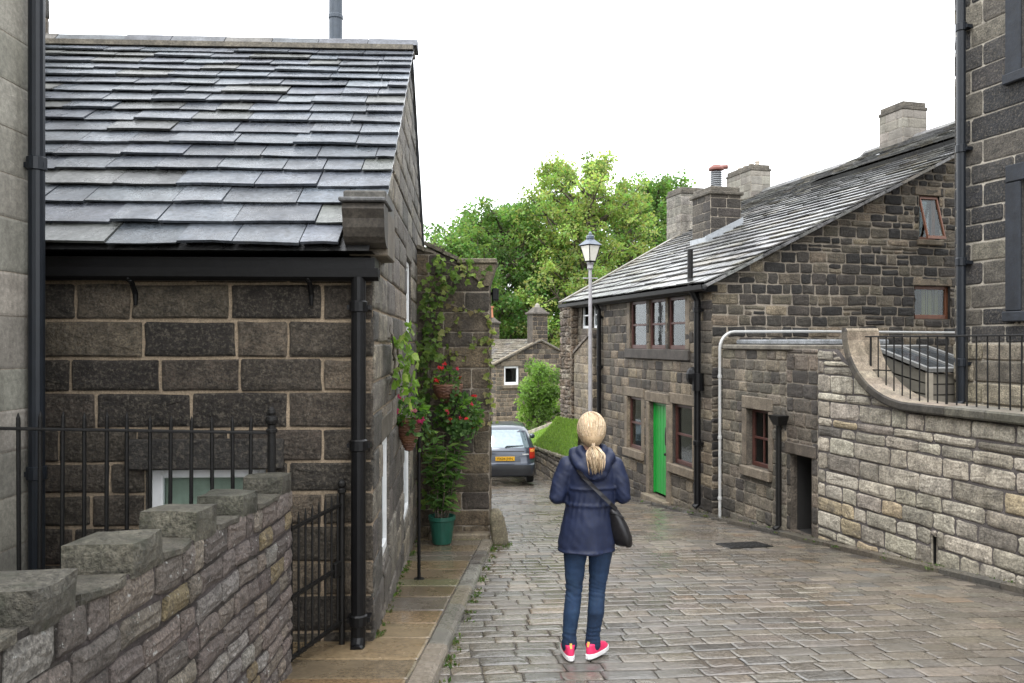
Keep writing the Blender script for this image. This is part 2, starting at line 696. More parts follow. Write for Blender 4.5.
def window(parent, fr, a0, a1, b0, b1, depth, fmat, gmat, bars_v=0, bars_h=1, fw=0.05, sill=None, lintel=None,
           stone_mat=None, sash=True, curtain_and_reflection=None, scol=(0.1, 0.085, 0.07), name='window', proud=0.03):
    """frame with glazing bars as the part; pane, sill and lintel are its sub-parts"""
    mb = MB()
    c0, c1 = -depth - 0.05, -depth
    mb.box(fr, a0, a0 + fw, b0, b1, c0, c1, bev=.006)
    mb.box(fr, a1 - fw, a1, b0, b1, c0, c1, bev=.006)
    mb.box(fr, a0 + fw, a1 - fw, b1 - fw, b1, c0, c1 - .002, bev=.006)
    mb.box(fr, a0 + fw, a1 - fw, b0, b0 + fw * 1.3, c0, c1 + .004, bev=.006)
    for i in range(bars_v):
        a = a0 + (a1 - a0) * (i + 1) / (bars_v + 1)
        mb.box(fr, a - fw * .3, a + fw * .3, b0 + fw * 1.3, b1 - fw, c0 + .008, c1 - .012, bev=.004)
    for i in range(bars_h):
        b = b0 + (b1 - b0) * (i + 1) / (bars_h + 1)
        mb.box(fr, a0 + fw, a1 - fw, b - fw * .35, b + fw * .35, c0 + .006, c1 - .006, bev=.004)
    w = mb.build(name, fmat, parent)
    g = MB()
    cc = -depth - 0.03
    g.box(fr, a0 + fw * .6, a1 - fw * .6, b0 + fw * .6, b1 - fw * .6, cc - .003, cc + .003)
    g.build('pane', gmat, w)
    if sill:
        s = MB()
        s.box(fr, a0 - sill[0], a1 + sill[0], b0 - sill[1], b0 - .003, -depth, proud + .05, scol, bev=.012)
        s.build('sill', stone_mat, w)
    if lintel:
        s = MB()
        s.box(fr, a0 - lintel[0], a1 + lintel[0], b1 + .003, b1 + lintel[1], -depth, proud, scol, bev=.012)
        s.build('lintel', stone_mat, w)
    return w


def remesh(mb, name, voxel, mat, parent, smooth_it=4, disp=None, base=None):
    """fuse overlapping closed pieces into one continuous surface"""
    o = mb.build('tmp_shape', mat, None, base=V((0, 0, 0)))
    md = o.modifiers.new('r', 'REMESH')
    md.mode = 'VOXEL'
    md.voxel_size = voxel
    md.use_smooth_shade = True
    s = o.modifiers.new('s', 'SMOOTH')
    s.factor = 0.5
    s.iterations = smooth_it
    dg = bpy.context.evaluated_depsgraph_get()
    me = bpy.data.meshes.new_from_object(o.evaluated_get(dg))
    me.name = name
    old = o.data
    bpy.data.objects.remove(o)
    bpy.data.meshes.remove(old)
    if disp:
        nv = len(me.vertices)
        cs = [v.co.copy() for v in me.vertices]
        ns = [v.normal.copy() for v in me.vertices]
        for v, c_, n_ in zip(me.vertices, cs, ns):
            v.co = c_ + n_ * disp(c_)
    me.polygons.foreach_set('use_smooth', np.ones(len(me.polygons), dtype=bool))
    if not me.materials:
        me.materials.append(mat)
    r = bpy.data.objects.new(name, me)
    col.objects.link(r)
    if parent is not None:
        r.parent = parent
    return r


def text_mesh(name, s, size, mat, parent, loc, rot, depth=0.002):
    cu = bpy.data.curves.new('letters', 'FONT')
    cu.body = s
    cu.size = size
    cu.extrude = depth
    cu.align_x = 'CENTER'
    cu.align_y = 'CENTER'
    t = bpy.data.objects.new('letters', cu)
    col.objects.link(t)
    dg = bpy.context.evaluated_depsgraph_get()
    me = bpy.data.meshes.new_from_object(t.evaluated_get(dg))
    bpy.data.objects.remove(t)
    me.materials.clear()
    me.materials.append(mat)
    o = bpy.data.objects.new(name, me)
    col.objects.link(o)
    o.location = loc
    o.rotation_euler = rot
    o.parent = parent
    return o
# ------------------------------------------------------------------ world, light, camera
w = bpy.data.worlds.new('World')
scene.world = w
w.use_nodes = True
nt = w.node_tree
nt.nodes.clear()
sky = nt.nodes.new('ShaderNodeTexSky')
sky.sky_type = 'NISHITA'
sky.sun_disc = False
SUN_EL, SUN_AZ = 58, 200           # degrees; azimuth clockwise from +Y
sky.sun_elevation = R(SUN_EL)
sky.sun_rotation = R(SUN_AZ)
sky.air_density = 1.0
sky.dust_density = 4.0
hs = nt.nodes.new('ShaderNodeHueSaturation')
hs.inputs['Saturation'].default_value = 0.2
nt.links.new(sky.outputs[0], hs.inputs['Color'])
tcw = nt.nodes.new('ShaderNodeTexCoord')
cl = nt.nodes.new('ShaderNodeTexNoise')
cl.inputs['Scale'].default_value = 2.2
cl.inputs['Detail'].default_value = 4
nt.links.new(tcw.outputs['Generated'], cl.inputs['Vector'])
cr = nt.nodes.new('ShaderNodeMapRange')
cr.inputs[1].default_value, cr.inputs[2].default_value = 0.3, 0.7
cr.inputs[3].default_value, cr.inputs[4].default_value = 10.5, 13.0
nt.links.new(cl.outputs[0], cr.inputs[0])
mxw = nt.nodes.new('ShaderNodeMix')
mxw.data_type = 'RGBA'
mxw.inputs[0].default_value = 0.8         # high closed cloud
nt.links.new(hs.outputs[0], mxw.inputs[6])
nt.links.new(cr.outputs[0], mxw.inputs[7])
bg = nt.nodes.new('ShaderNodeBackground')
bg.inputs['Strength'].default_value = 0.15
cool = nt.nodes.new('ShaderNodeMix')
cool.data_type = 'RGBA'
cool.blend_type = 'MULTIPLY'
cool.inputs[0].default_value = 1.0
cool.inputs[7].default_value = (.97, .995, 1.03, 1)     # thin cold overcast
nt.links.new(mxw.outputs[2], cool.inputs[6])
nt.links.new(cool.outputs[2], bg.inputs['Color'])
wo = nt.nodes.new('ShaderNodeOutputWorld')
nt.links.new(bg.outputs[0], wo.inputs['Surface'])

sl = bpy.data.lights.new('sun', 'SUN')
sl.energy = 1.2
sl.angle = R(25)
sl.color = (1.0, 0.985, 0.96)
so = bpy.data.objects.new('sun', sl)
col.objects.link(so)
so.rotation_euler = (R(90 - SUN_EL), 0, R(180 - SUN_AZ))

cam = bpy.data.cameras.new('camera')
cam.lens = 28
cam.sensor_width = 36
cam.clip_start = 0.05
cam.clip_end = 2000
co = bpy.data.objects.new('camera', cam)
co.location = (0, 0, 0)
co.rotation_euler = (R(90), 0, 0)
col.objects.link(co)
scene.camera = co
scene.view_settings.view_transform = 'Standard'
scene.view_settings.look = 'None'
scene.view_settings.exposure = 1.12
scene.view_settings.gamma = 1
scene.view_settings.use_curve_mapping = False
scene.render.engine = 'CYCLES'
scene.cycles.use_denoising = True
scene.cycles.max_bounces = 6
scene.cycles.transparent_max_bounces = 12

# ------------------------------------------------------------------ shared materials
M = {}
M['soot'] = surf_mat('sooty gritstone', var=.55, vscale=8, fine=62, bump=1.0, bdist=.03, rough=(.5, .85), lichen=(.145, .125, .096), lich_amt=(.5, .68), lich_scale=38, streak=.35)
M['grit'] = surf_mat('weathered gritstone', var=.4, vscale=5, fine=40, bump=1.0, bdist=.03, rough=(.6, .9), blotch=(.05, .042, .035), blotch_amt=(.55, .72), streak=.45)
M['pale'] = surf_mat('pale rubble stone', var=.34, vscale=7, fine=45, bump=1.0, bdist=.028, rough=(.65, .95), blotch=(.085, .075, .064), blotch_amt=(.52, .7), blotch_scale=6, lichen=(.2, .2, .13), lich_amt=(.62, .78), streak=.35)
M['garden'] = surf_mat('mossy garden stone', var=.5, vscale=9, fine=75, bump=1.0, bdist=.035, rough=(.5, .9), blotch=(.055, .047, .04), blotch_amt=(.5, .66), blotch_scale=9, lichen=(.5, .5, .47), lich_amt=(.61, .64), lich_scale=26)
M['ashlar'] = surf_mat('smooth ashlar', var=.2, vscale=3, fine=40, bump=.4, bdist=.01, rough=(.7, .9), streak=.4, blotch=(.14, .13, .11), blotch_amt=(.56, .75))
M['dressed'] = surf_mat('dressed stone', var=.35, vscale=6, fine=45, bump=.5, bdist=.008, rough=(.55, .85), streak=.4)
M['coping'] = surf_mat('mossy coping stone', var=.5, vscale=8, fine=70, bump=1.0, bdist=.03, rough=(.3, .7), lichen=(.04, .047, .027), lich_amt=(.5, .72), blotch=(.05, .05, .035), blotch_amt=(.5, .7))
M['mortar_tan'] = surf_mat('tan lime mortar', (.25, .195, .135), var=.25, vscale=5, fine=80, bump=.5, rough=(.8, .95))
M['mortar_gray'] = surf_mat('gray mortar', (.27, .235, .19), var=.25, vscale=5, fine=80, bump=.5, rough=(.8, .95))
M['mortar_pale'] = surf_mat('pale mortar', (.33, .30, .25), var=.25, vscale=5, fine=80, bump=.5, rough=(.8, .95))
M['mortar_purple'] = surf_mat('dark mortar', (.10, .088, .084), var=.3, vscale=5, fine=80, bump=.6, rough=(.7, .95))
M['mortar_wall'] = surf_mat('brown mortar', (.11, .093, .09), var=.3, vscale=5, fine=80, bump=.6, rough=(.7, .95))
M['slate'] = surf_mat('wet stone slate', var=.34, vscale=4, fine=28, bump=.6, bdist=.012, rough=(.2, .45), blotch=(.13, .125, .11), blotch_amt=(.6, .8), blotch_scale=6, lichen=(.3, .3, .27), lich_amt=(.66, .72), lich_scale=16, spec=.5, wet=5)
M['flag'] = surf_mat('wet flagstone', var=.24, vscale=3, fine=35, bump=.25, bdist=.005, rough=(.1, .34), blotch=(.08, .065, .04), blotch_amt=(.55, .75), wet=2.2, spec=.5)
M['sett'] = surf_mat('wet sett', var=.26, vscale=1.6, fine=40, bump=.4, bdist=.008, rough=(.12, .38), blotch=(.07, .06, .046), blotch_amt=(.55, .75), blotch_scale=1.3, wet=1.1, spec=.6)
M['sett_joint'] = surf_mat('sett joint', (.05, .043, .035), var=.4, vscale=6, fine=60, bump=.6, rough=(.4, .8), lichen=(.05, .06, .02), lich_amt=(.6, .75))
M['earth'] = surf_mat('earth', (.07, .065, .04), var=.4, vscale=1, fine=20, bump=.6, rough=(.8, 1))
M['dark'] = plain_mat('dark room', (.012, .011, .01), rough=.9)
M['black'] = plain_mat('black painted iron', (.004, .004, .0045), spec=.25, rough=.4, var=.3, bump=.15)
M['navyiron'] = plain_mat('blue black pipe', (.008, .0105, .0145), spec=.35, rough=.4, var=.2)
M['rust'] = plain_mat('old black iron', (.006, .0055, .005), spec=.3, rough=.5, var=.5, scale=30, bump=.4)
M['white'] = plain_mat('white paint', (.75, .76, .76), rough=.4, var=.06)
M['redwood'] = plain_mat('red brown window paint', (.066, .024, .018), rough=.45, var=.3, scale=20)
M['orangewood'] = plain_mat('orange brown wood', (.15, .058, .03), rough=.5, var=.3, scale=20)
M['bluegray'] = plain_mat('blue gray paint', (.055, .07, .09), rough=.5, var=.2)
M['glass'] = glass_mat('window glass')
M['green'] = plain_mat('bright green gloss paint', (.008, .27, .035), rough=.35, var=.1, scale=5)
M['leaf'] = leaf_mat('leaves')
M['bark'] = surf_mat('bark', (.09, .075, .055), var=.4, vscale=3, fine=12, bump=.8, bdist=.05, rough=(.8, 1))
M['terra'] = plain_mat('terracotta', (.42, .15, .07), rough=.8, var=.25, bump=.2)
M['lead'] = plain_mat('lead flashing', (.3, .32, .34), rough=.45, var=.2)
M['galv'] = plain_mat('galvanised pipe', (.42, .42, .41), rough=.4, metal=.2, var=.12)
M['cols'] = plain_mat('coloured surface', (1, 1, 1), rough=.6, var=.12, attr=True)

PAL_SOOT = [(3, (.026, .0215, .017)), (3, (.046, .037, .028)), (2.5, (.084, .067, .048)), (1.2, (.125, .10, .071))]
PAL_GABLE = [(2, (.07, .064, .056)), (3, (.12, .108, .092)), (2, (.17, .152, .125)), (1, (.21, .18, .14))]
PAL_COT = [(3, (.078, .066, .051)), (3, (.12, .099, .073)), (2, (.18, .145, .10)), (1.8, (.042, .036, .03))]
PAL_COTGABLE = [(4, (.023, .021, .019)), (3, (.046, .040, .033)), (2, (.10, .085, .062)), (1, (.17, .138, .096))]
PAL_PALE = [(4, (.335, .30, .24)), (3, (.27, .243, .193)), (2, (.39, .352, .285)), (1.5, (.32, .26, .17)), (.8, (.21, .185, .15)), (.12, (.27, .185, .12)), (.35, (.125, .11, .095))]
PAL_GARDEN = [(3, (.185, .152, .132)), (2.5, (.145, .122, .108)), (2, (.22, .185, .15)), (.7, (.23, .18, .105)), (.5, (.26, .24, .215))]
PAL_ASHLAR = [(1, (.25, .235, .20)), (1, (.27, .25, .215)), (.5, (.235, .22, .185))]
PAL_SLATE = [(3, (.078, .088, .104)), (2.5, (.062, .07, .083)), (1.5, (.098, .108, .122)), (.5, (.09, .092, .086)), (.5, (.075, .078, .074))]
PAL_SLATE2 = [(3, (.15, .15, .145)), (2, (.115, .115, .115)), (1.5, (.185, .18, .165)), (1, (.13, .12, .095))]
PAL_FLAG = [(2, (.15, .10, .055)), (2, (.125, .095, .06)), (1.2, (.17, .125, .075)), (.8, (.105, .09, .07)), (.5, (.115, .105, .06))]
PAL_SETT = [(3, (.122, .104, .083)), (3, (.110, .096, .079)), (1.5, (.14, .117, .09)), (1, (.098, .089, .078)), (.4, (.14, .107, .075))]
PAL_RIGHT = [(4, (.016, .016, .018)), (3, (.03, .028, .027)), (1.8, (.075, .066, .054)), (1.1, (.15, .132, .102))]

# ------------------------------------------------------------------ ground and street
class Road:
    """a, b run across and along the street; c is height above it"""
    def __init__(self, al=0.0, lift=0.0, o=(0, 0), shear=0.0):
        self.al, self.lift, self.o0, self.sh = al, lift, o, shear

    def P(self, a, b, c=0.0):
        x = self.o0[0] + a * math.cos(self.al) - b * math.sin(self.al) + b * self.sh
        y = self.o0[1] + a * math.sin(self.al) + b * math.cos(self.al)
        return V((x, y, ground(y) + self.lift + c + 0.012 * noise.noise(V((x * .6, y * .6, 3)))))


def sheet(name, xs, ys, zf, mat, kind='structure'):
    mb = MB()
    nx, ny = len(xs), len(ys)
    vs = [V((x, y, zf(x, y))) for y in ys for x in xs]
    fs = [(j * nx + i, j * nx + i + 1, (j + 1) * nx + i + 1, (j + 1) * nx + i) for j in range(ny - 1) for i in range(nx - 1)]
    mb.add(vs, fs, (.1, .1, .1))
    o = mb.build(name, mat, smooth=True)
    o['kind'] = kind
    return o


def spaced(lo, hi, fine_lo, fine_hi, step):
    r_ = [lo, lo * .5, lo * .25] if lo < fine_lo * 4 else [lo]
    x = fine_lo
    while x < fine_hi:
        r_.append(x)
        x += step
    r_ += [fine_hi, hi * .25, hi * .5, hi]
    return sorted(set(r_))


sheet('ground', spaced(-400, 400, -30, 30, 5), spaced(-400, 400, -20, 60, 1.5), lambda x, y: ground(y) - 0.07, M['earth'])

P0 = V((3.39, 13.5, 0))            # street corner of the cottage, at eye level
W = V((-.257, .966, 0)).normalized()     # along the cottage front, away
RU = -W                                   # along the right-hand wall, towards the viewer
RN = V((-.966, -.257, 0)).normalized()    # out into the street
FR = Fr(P0, RU, RN)


def right_t(x, y):
    """signed distance of a point in front of the right-hand wall line"""
    d = V((x, y, 0)) - P0
    return d.dot(RN)


al = R(6)
rd = MB()
RF = Road(al)


def keep_road(a, b):
    p = RF.P(a, b)
    return right_t(p.x, p.y) > 0.3 and (p.y > 10.2 or p.x > -0.62 + .04 * (p.y - 5)) and p.y > -1.5


masonry(rd, RF, -1.5, 6.5, 26, -1.4, (.145, .2), (.19, .36), PAL_SETT, 11, gap=.008, prot=.0085, face=.003, jit=.004, rnd=.014, keep=keep_road, wave=.03, sheet=False, sm=0)
masonry(rd, RF, -6, -1.5, 26, 11.2, (.145, .2), (.19, .36), PAL_SETT, 12, gap=.008, prot=.0085, face=.003, jit=.004, rnd=.014, keep=keep_road, wave=.03, sheet=False, sm=0)
for j in range(0, 31):
    y0, y1 = -2 + j * 1.0, -1 + j * 1.0
    for i in range(-7, 8):
        q = [(i, y0), (i + 1, y0), (i + 1, y1), (i, y1)]
        rd.poly([V((x, y, ground(y) - .004 + 0.012 * noise.noise(V((x * .6, y * .6, 3))))) for x, y in q], (.1, .1, .1), 1)
o = rd.build('road', [M['sett'], M['sett_joint']])
o['kind'] = 'structure'

# pavement of wet flags, with its kerb
pv = MB()
PF = Road(0, 0.07, (-.61, 5.0), .04)
masonry(pv, PF, -1.1, 0, 5.9, -4.5, (.3, .52), (.8, 1.5), PAL_FLAG, 21, gap=.014, prot=.014, face=.002, jit=.003, rnd=.012, mm=1)
o = pv.build('pavement', [M['flag'], M['sett_joint']])
o['kind'] = 'structure'
kb = MB()
rng = random.Random(5)
b = -4.5
while b < 5.75:
    l = rng.uniform(.75, 1.25)
    e = min(b + l, 5.8)
    k = pick([(1, (.16, .15, .13)), (1, (.13, .12, .105)), (1, (.19, .165, .13))], rng)
    KF = Road(0, 0.0, (-.61, 5.0), .04)
    kb.box(KF, .004, .19 + rng.uniform(-.008, .008), b + .006, e - .006, -.15, .105 + rng.uniform(-.006, .006), k, bev=.018) if False else None
    P = KF.P
    h = .09 + rng.uniform(-.006, .006)
    wd = .145 + rng.uniform(-.008, .008)
    n_ = 4
    for i in range(n_):
        b0_, b1_ = b + .006 + (e - b - .012) * i / n_, b + .006 + (e - b - .012) * (i + 1) / n_
        pr = [(.004, -.15), (.004, h - .01), (.016, h), (wd - .03, h), (wd - .008, h - .018), (wd, h - .04), (wd, -.15)]
        for q in range(len(pr) - 1):
            kb.poly([P(pr[q][0], b0_, pr[q][1]), P(pr[q + 1][0], b0_, pr[q + 1][1]), P(pr[q + 1][0], b1_, pr[q + 1][1]), P(pr[q][0], b1_, pr[q][1])], k)
        if i in (0, n_ - 1):
            bb = b0_ if i == 0 else b1_
            kb.poly([P(x, bb, z) for x, z in pr], k)
    b = e
o = kb.build('kerb', M['flag'])
o['kind'] = 'structure'

# low kerb and gutter stones along the foot of the right-hand wall
kr = MB()
t = -5.3
while t < 12:
    l = rng.uniform(.6, 1.1)
    k = pick([(1, (.075, .068, .056)), (1, (.095, .082, .064)), (1, (.06, .056, .05))], rng)
    wd = .20 + rng.uniform(-.012, .012)
    def KP(tt, c_, h_):
        p = FR.P(tt, 0, c_)
        return V((p.x, p.y, ground(p.y) + h_))
    for (c0, c1, hh) in ((.0, wd - .1, .05), (wd - .09, wd, .06)):
        e0, e1 = t + .006, t + l - .006
        kr.hexa([KP(e0, c0, -.1), KP(e1, c0, -.1), KP(e1, c1, -.1), KP(e0, c1, -.1), KP(e0, c0, hh), KP(e1, c0, hh), KP(e1, c1, hh - .008), KP(e0, c1, hh - .008)], k)
    t += l
o = kr.build('right_kerb', M['flag'])
o['kind'] = 'structure'
o.name = 'kerb_strip'

# iron cover in the setts
cv = empty('drain_cover', V((3.0, 10.3, ground(10.3))), 'dark iron drain cover set in the wet setts below the small doorway', 'drain cover')
mb = MB()
CF = Fr((3.0, 10.3, ground(10.3)), (.97, .26, -.026), (0.0, .1, 1), up=(-.257, .966, -.0966))
mb.box(CF, -.3, .3, -.2, .2, -.02, .026, bev=.006)
mb.build('frame', M['rust'], cv)
mb = MB()
for i in range(6):
    for j in range(4):
        mb.box(CF, -.26 + i * .088, -.19 + i * .088, -.165 + j * .084, -.1 + j * .084, .02, .032, bev=.004)
mb.build('cover_plate', M['rust'], cv)
# ------------------------------------------------------------------ left: pale house at the frame edge
h0 = empty('stone_house', V((-3.0, 5.0, ground(5))), 'pale ashlar house at the left edge with a tall dark downpipe', 'house')
mb = MB()
fr = Fr((-3.0, 5.0, 0), (0.02, -1, 0), (1, 0.02, 0))
masonry(mb, fr, 0, 7, 6.2, -3.2, (.24, .33), (1.0, 1.8), PAL_ASHLAR, 31, gap=.006, prot=.005, face=.0015, jit=.0015, rnd=.006)
fr2 = Fr((-3.0, 5.0, 0), (-1, -.02, 0), (-.02, 1, 0))
masonry(mb, fr2, 0, 5, 6.2, -3.2, (.24, .33), (.5, .95), PAL_ASHLAR, 32, gap=.006, prot=.005, face=.0015, jit=.0015, rnd=.006)
mb.box(WORLD, -8, -3.02, -3.2, 6.2, -2, 4.97, (.25, .22, .17), 0)
mb.build('wall', [M['ashlar'], M['mortar_gray'], M['dark']], h0)
mb = MB()
mb.hexa([V((-8.3, -2.3, 6.2)), V((-2.8, -2.3, 6.2)), V((-2.8, 5.2, 6.2)), V((-8.3, 5.2, 6.2)), V((-6, -2.3, 8)), V((-5, -2.3, 8)), V((-5, 5.2, 8)), V((-6, 5.2, 8))], (.1, .11, .12))
mb.build('roof', M['slate'], h0)
mb = MB()
mb.tube([V((-2.925, 4.9, 6.2)), V((-2.925, 4.9, -2.4))], .047, 14)
for z in (1.05, -.85, 3.2):
    mb.lathe(V((-2.925, 4.9, z)), [(.05, 0), (.058, .005), (.058, .08), (.05, .085)], 14)
    mb.box(WORLD, -3.0, -2.87, z + .02, z + .05, 4.88, 4.92)
mb.build('downpipe', M['navyiron'], h0, smooth=False)

# ------------------------------------------------------------------ left: sooty cottage, front faces the viewer, gable to the street
LC = V((-.98, 5.6, 0))
LU = V((-1, -.045, 0)).normalized()
LN = V((.045, -1, 0)).normalized()
LG = V((-.06, 1, 0)).normalized()
LGN = V((1, .06, 0)).normalized()
LF = Fr(LC, LU, LN)
LGF = Fr(LC, LG, LGN)
h1 = empty('stone_cottage', V((-.98, 5.6, ground(5.6))), 'sooty black stone cottage on the left with big wet slates and black gutter', 'cottage')
mb = MB()
bw = (.74, 1.56, -1.5, -.89)
masonry(mb, LF, 0, 4.7, .55, -3.0, (.215, .265), (.34, .72), PAL_SOOT, 41, holes=[bw], gap=.022, prot=.02, face=.009, jit=.005, quoin=(.36, .6), reveal=.12, rnd=.009)
gw = [(.55, 1.15, -1.72, -.78), (2.75, 3.75, -1.95, -.98), (3.1, 3.85, .1, .92)]


def ltop(a):
    return min(.55 + (a + .1) * .733, .55 + (7.5 - a) * .733)


masonry(mb, LGF, 0, 7.4, ltop, lambda a: -3.2 - .05 * a, (.22, .28), (.34, .8), PAL_GABLE, 42, holes=gw, gap=.018, prot=.016, face=.007, jit=.005, quoin=(.55, .3), reveal=.11)
# rear and far side
mb.poly([LGF.P(7.4, -3.6, -.01), LGF.P(7.4, .55, -.01), LGF.P(7.4, .55, -4.7), LGF.P(7.4, -3.6, -4.7)], (.08, .07, .05), 0)
mb.poly([LGF.P(7.4, -3.6, -4.7), LGF.P(7.4, .55, -4.7), LGF.P(3.7, 3.28, -4.7), LGF.P(0, .55, -4.7), LGF.P(0, -3.6, -4.7)], (.08, .07, .05), 0)
wall = mb.build('wall', [M['soot'], M['mortar_tan'], M['dark']], h1)
# roof
mb = MB()
e0 = LC + LN * .2 + V((0, 0, .615))
rz_ = 3.40
run = 3.9
ln = math.hypot(run, rz_ - .615)
S_ = (LG * run + V((0, 0, rz_ - .615))).normalized()
N_ = LU.cross(S_)
N_ = N_ if N_.z > 0 else -N_
slates(mb, e0, LU, S_, N_, lambda q: (.2, 4.75) if q < .5 else (-.07, 4.75), ln, lambda k: .315 - .115 * k, (.3, .66), PAL_SLATE, 51, thick=.019)
mb.poly([e0 + LU * -.0, e0 + LU * 4.75, e0 + LU * 4.75 + S_ * ln, e0 + S_ * ln], (.02, .02, .02))
rb = LC + LG * 3.72
bk = LC + LG * 7.65 + V((0, 0, .6))
tp = rb + V((0, 0, rz_ + .02))
for (i, j) in ((0, 1),):
    mb.hexa([tp + LU * -.02, bk + LU * -.02, bk + LU * 4.75, tp + LU * 4.75, tp + LU * -.02 + V((0, 0, .05)), bk + LU * -.02 + V((0, 0, .05)), bk + LU * 4.75 + V((0, 0, .05)), tp + LU * 4.75 + V((0, 0, .05))], (.1, .11, .12))
mb.build('roof', M['slate'], h1)
mb = MB()
a = -.1
rng = random.Random(8)
while a < 4.7:
    l = rng.uniform(.5, .8)
    z = rz_ + .06 + rng.uniform(-.006, .006)
    rf = Fr(rb, LU, LN)
    P = rf.P
    e = min(a + l, 4.75) - .008
    c = pick([(1, (.10, .105, .115)), (1, (.13, .125, .115))], rng)
    mb.hexa([P(a, z - .06, .17), P(e, z - .06, .17), P(e, z - .06, -.17), P(a, z - .06, -.17), P(a, z + .05, .05), P(e, z + .05, .05), P(e, z + .05, -.05), P(a, z + .05, -.05)], c)
    a += l
mb.box(Fr(rb, LU, LN), -.06, 4.7, rz_ - .05, rz_ + .005, -.16, .19, (.14, .125, .10))
mb.build('ridge_tile', M['dressed'], h1)
# verge slips on the gable
mb = MB()
for k in range(16):
    q0, q1 = .5 + k * (ln - .5) / 16, .5 + (k + 1) * (ln - .5) / 16 + .06
    p0, p1 = e0 + S_ * q0, e0 + S_ * q1
    o_ = [p0 + LU * -.02 - N_ * .05, p0 + LU * .1 - N_ * .05, p1 + LU * .1 - N_ * .05, p1 + LU * -.02 - N_ * .05]
    mb.hexa(o_ + [p + N_ * .045 for p in o_], pick(PAL_SLATE, rng))
mb.build('verge', M['slate'], h1)
mb = MB()
for k in range(14):
    d0, d1 = tp + (bk - tp) * (k / 14), tp + (bk - tp) * ((k + 1.15) / 14)
    o_ = [d0 + LU * -.04 + V((0, 0, .02)), d0 + LU * .1 + V((0, 0, .02)), d1 + LU * .1 + V((0, 0, .02)), d1 + LU * -.04 + V((0, 0, .02))]
    mb.hexa(o_ + [p + V((0, 0, .05 + rng.uniform(0, .02))) for p in o_], pick(PAL_SLATE, rng))
mb.build('verge', M['slate'], h1)
# kneeler stone at the eave corner
mb = MB()
prof = [(.93, .02), (.93, .26), (.89, .28), (.86, .265), (.83, .25), (.77, .24), (.71, .21), (.675, .17), (.65, .1), (.65, .02)]
rings = [[LF.P(a, z, c) for (z, c) in prof] for a in (-.11, -.1, .155, .17)]
mb.loft(rings, (.05, .043, .035))
mb.box(LF, -.125, .19, .935, .965, -.15, .30, (.09, .09, .09), bev=.008)
mb.box(LF, -.105, .165, .6, .93, -.5, .015, (.12, .10, .075), bev=.01)
mb.box(LF, -.09, .21, .9, 1.07, -.6, -.03, (.09, .085, .075), bev=.01)
mb.build('kneeler', M['dressed'], h1)
# gutter and brackets
mb = MB()
prof = [(.50, .07), (.44, .075), (.415, .11), (.415, .14), (.44, .175), (.50, .18), (.50, .168), (.448, .163), (.43, .125), (.448, .088), (.50, .082)]
mb.loft([[LF.P(a, z, c) for (z, c) in prof] for a in (-.06, 2.4, 4.7)], (.5, .5, .5))
gut = mb.build('gutter', M['black'], h1)
mb = MB()
mb.box(LF, -.02, 4.7, .50, .585, -.2, .045, (.03, .03, .03))
mb.poly([LF.P(-.02, .615, .2), LF.P(4.8, .615, .2), LF.P(4.8, .6, -.6), LF.P(-.02, .6, -.6)])
mb.build('fascia', M['black'], h1)
for a in (.42, 1.62, 2.9):
    mb = MB()
    mb.tube([LF.P(a, .5, .16), LF.P(a, .43, .15), LF.P(a, .40, .09), LF.P(a, .33, .035), LF.P(a, .25, .03)], [.016, .016, .018, .02, .012], 8)
    mb.lathe(LF.P(a, .42, .12), [(.012, -.02), (.026, -.01), (.026, .02), (.012, .03)], 8)
    mb.build('gutter_bracket', M['black'], h1)
mb = MB()
mb.tube([LF.P(.08, .44, .13), LF.P(.08, .3, .13), LF.P(.08, -2.02, .13), LF.P(.08, -2.09, .17), LF.P(.08, -2.1, .23)], .05, 14)
for z in (.2, -.75, -1.95):
    mb.lathe(LF.P(.08, z, .13), [(.051, 0), (.062, .006), (.062, .07), (.051, .08)], 14)
    mb.box(LF, .0, .16, z + .02, z + .05, .0, .13)
mb.build('downpipe', M['black'], h1)
# flue behind the ridge
mb = MB()
p = V((-2.18, 9.85, 3.0))
mb.tube([p, p + V((0, 0, 2.4))], .083, 18)
mb.lathe(p + V((0, 0, .98)), [(.084, 0), (.092, .01), (.092, .05), (.084, .06)], 18)
mb.lathe(p + V((0, 0, 2.4)), [(.084, 0), (.14, .06), (.14, .1), (.02, .2)], 18)
mb.build('flue_pipe', M['bluegray'], h1)
# chimney at the far left end
mb = MB()
cf = Fr(LC + LG * 3.35 + LU * 4.28, LU, LN)
masonry(mb, cf, 0, .75, 4.6, 2.6, (.2, .26), (.25, .45), PAL_COT, 55, gap=.012)
cf2 = Fr(LC + LG * 3.35 + LU * 4.28, LG, LGN)
masonry(mb, cf2, 0, .7, 4.6, 2.6, (.2, .26), (.25, .45), PAL_COT, 56, gap=.012)
mb.box(cf, -.04, .8, 4.6, 4.7, -.75, .04, (.12, .1, .08), 0)
mb.build('chimney', [M['grit'], M['mortar_tan'], M['dark']], h1)
# windows
win = window(h1, LF, *bw, .09, M['white'], M['glass'], bars_v=0, bars_h=0, fw=.075, lintel=(.13, .215), stone_mat=M['soot'], scol=(.033, .03, .027), proud=.058)
mb = MB()
mb.box(LF, .80, 1.5, -1.28, -.96, -.19, -.18, (.42, .45, .36))
mb.build('blind', M['cols'], win)
for h in gw:
    window(h1, LGF, *h, .012, M['white'], M['glass'], bars_v=1, bars_h=0, fw=.055, lintel=(.12, .2), stone_mat=M['dressed'], scol=(.09, .078, .06), proud=.022)

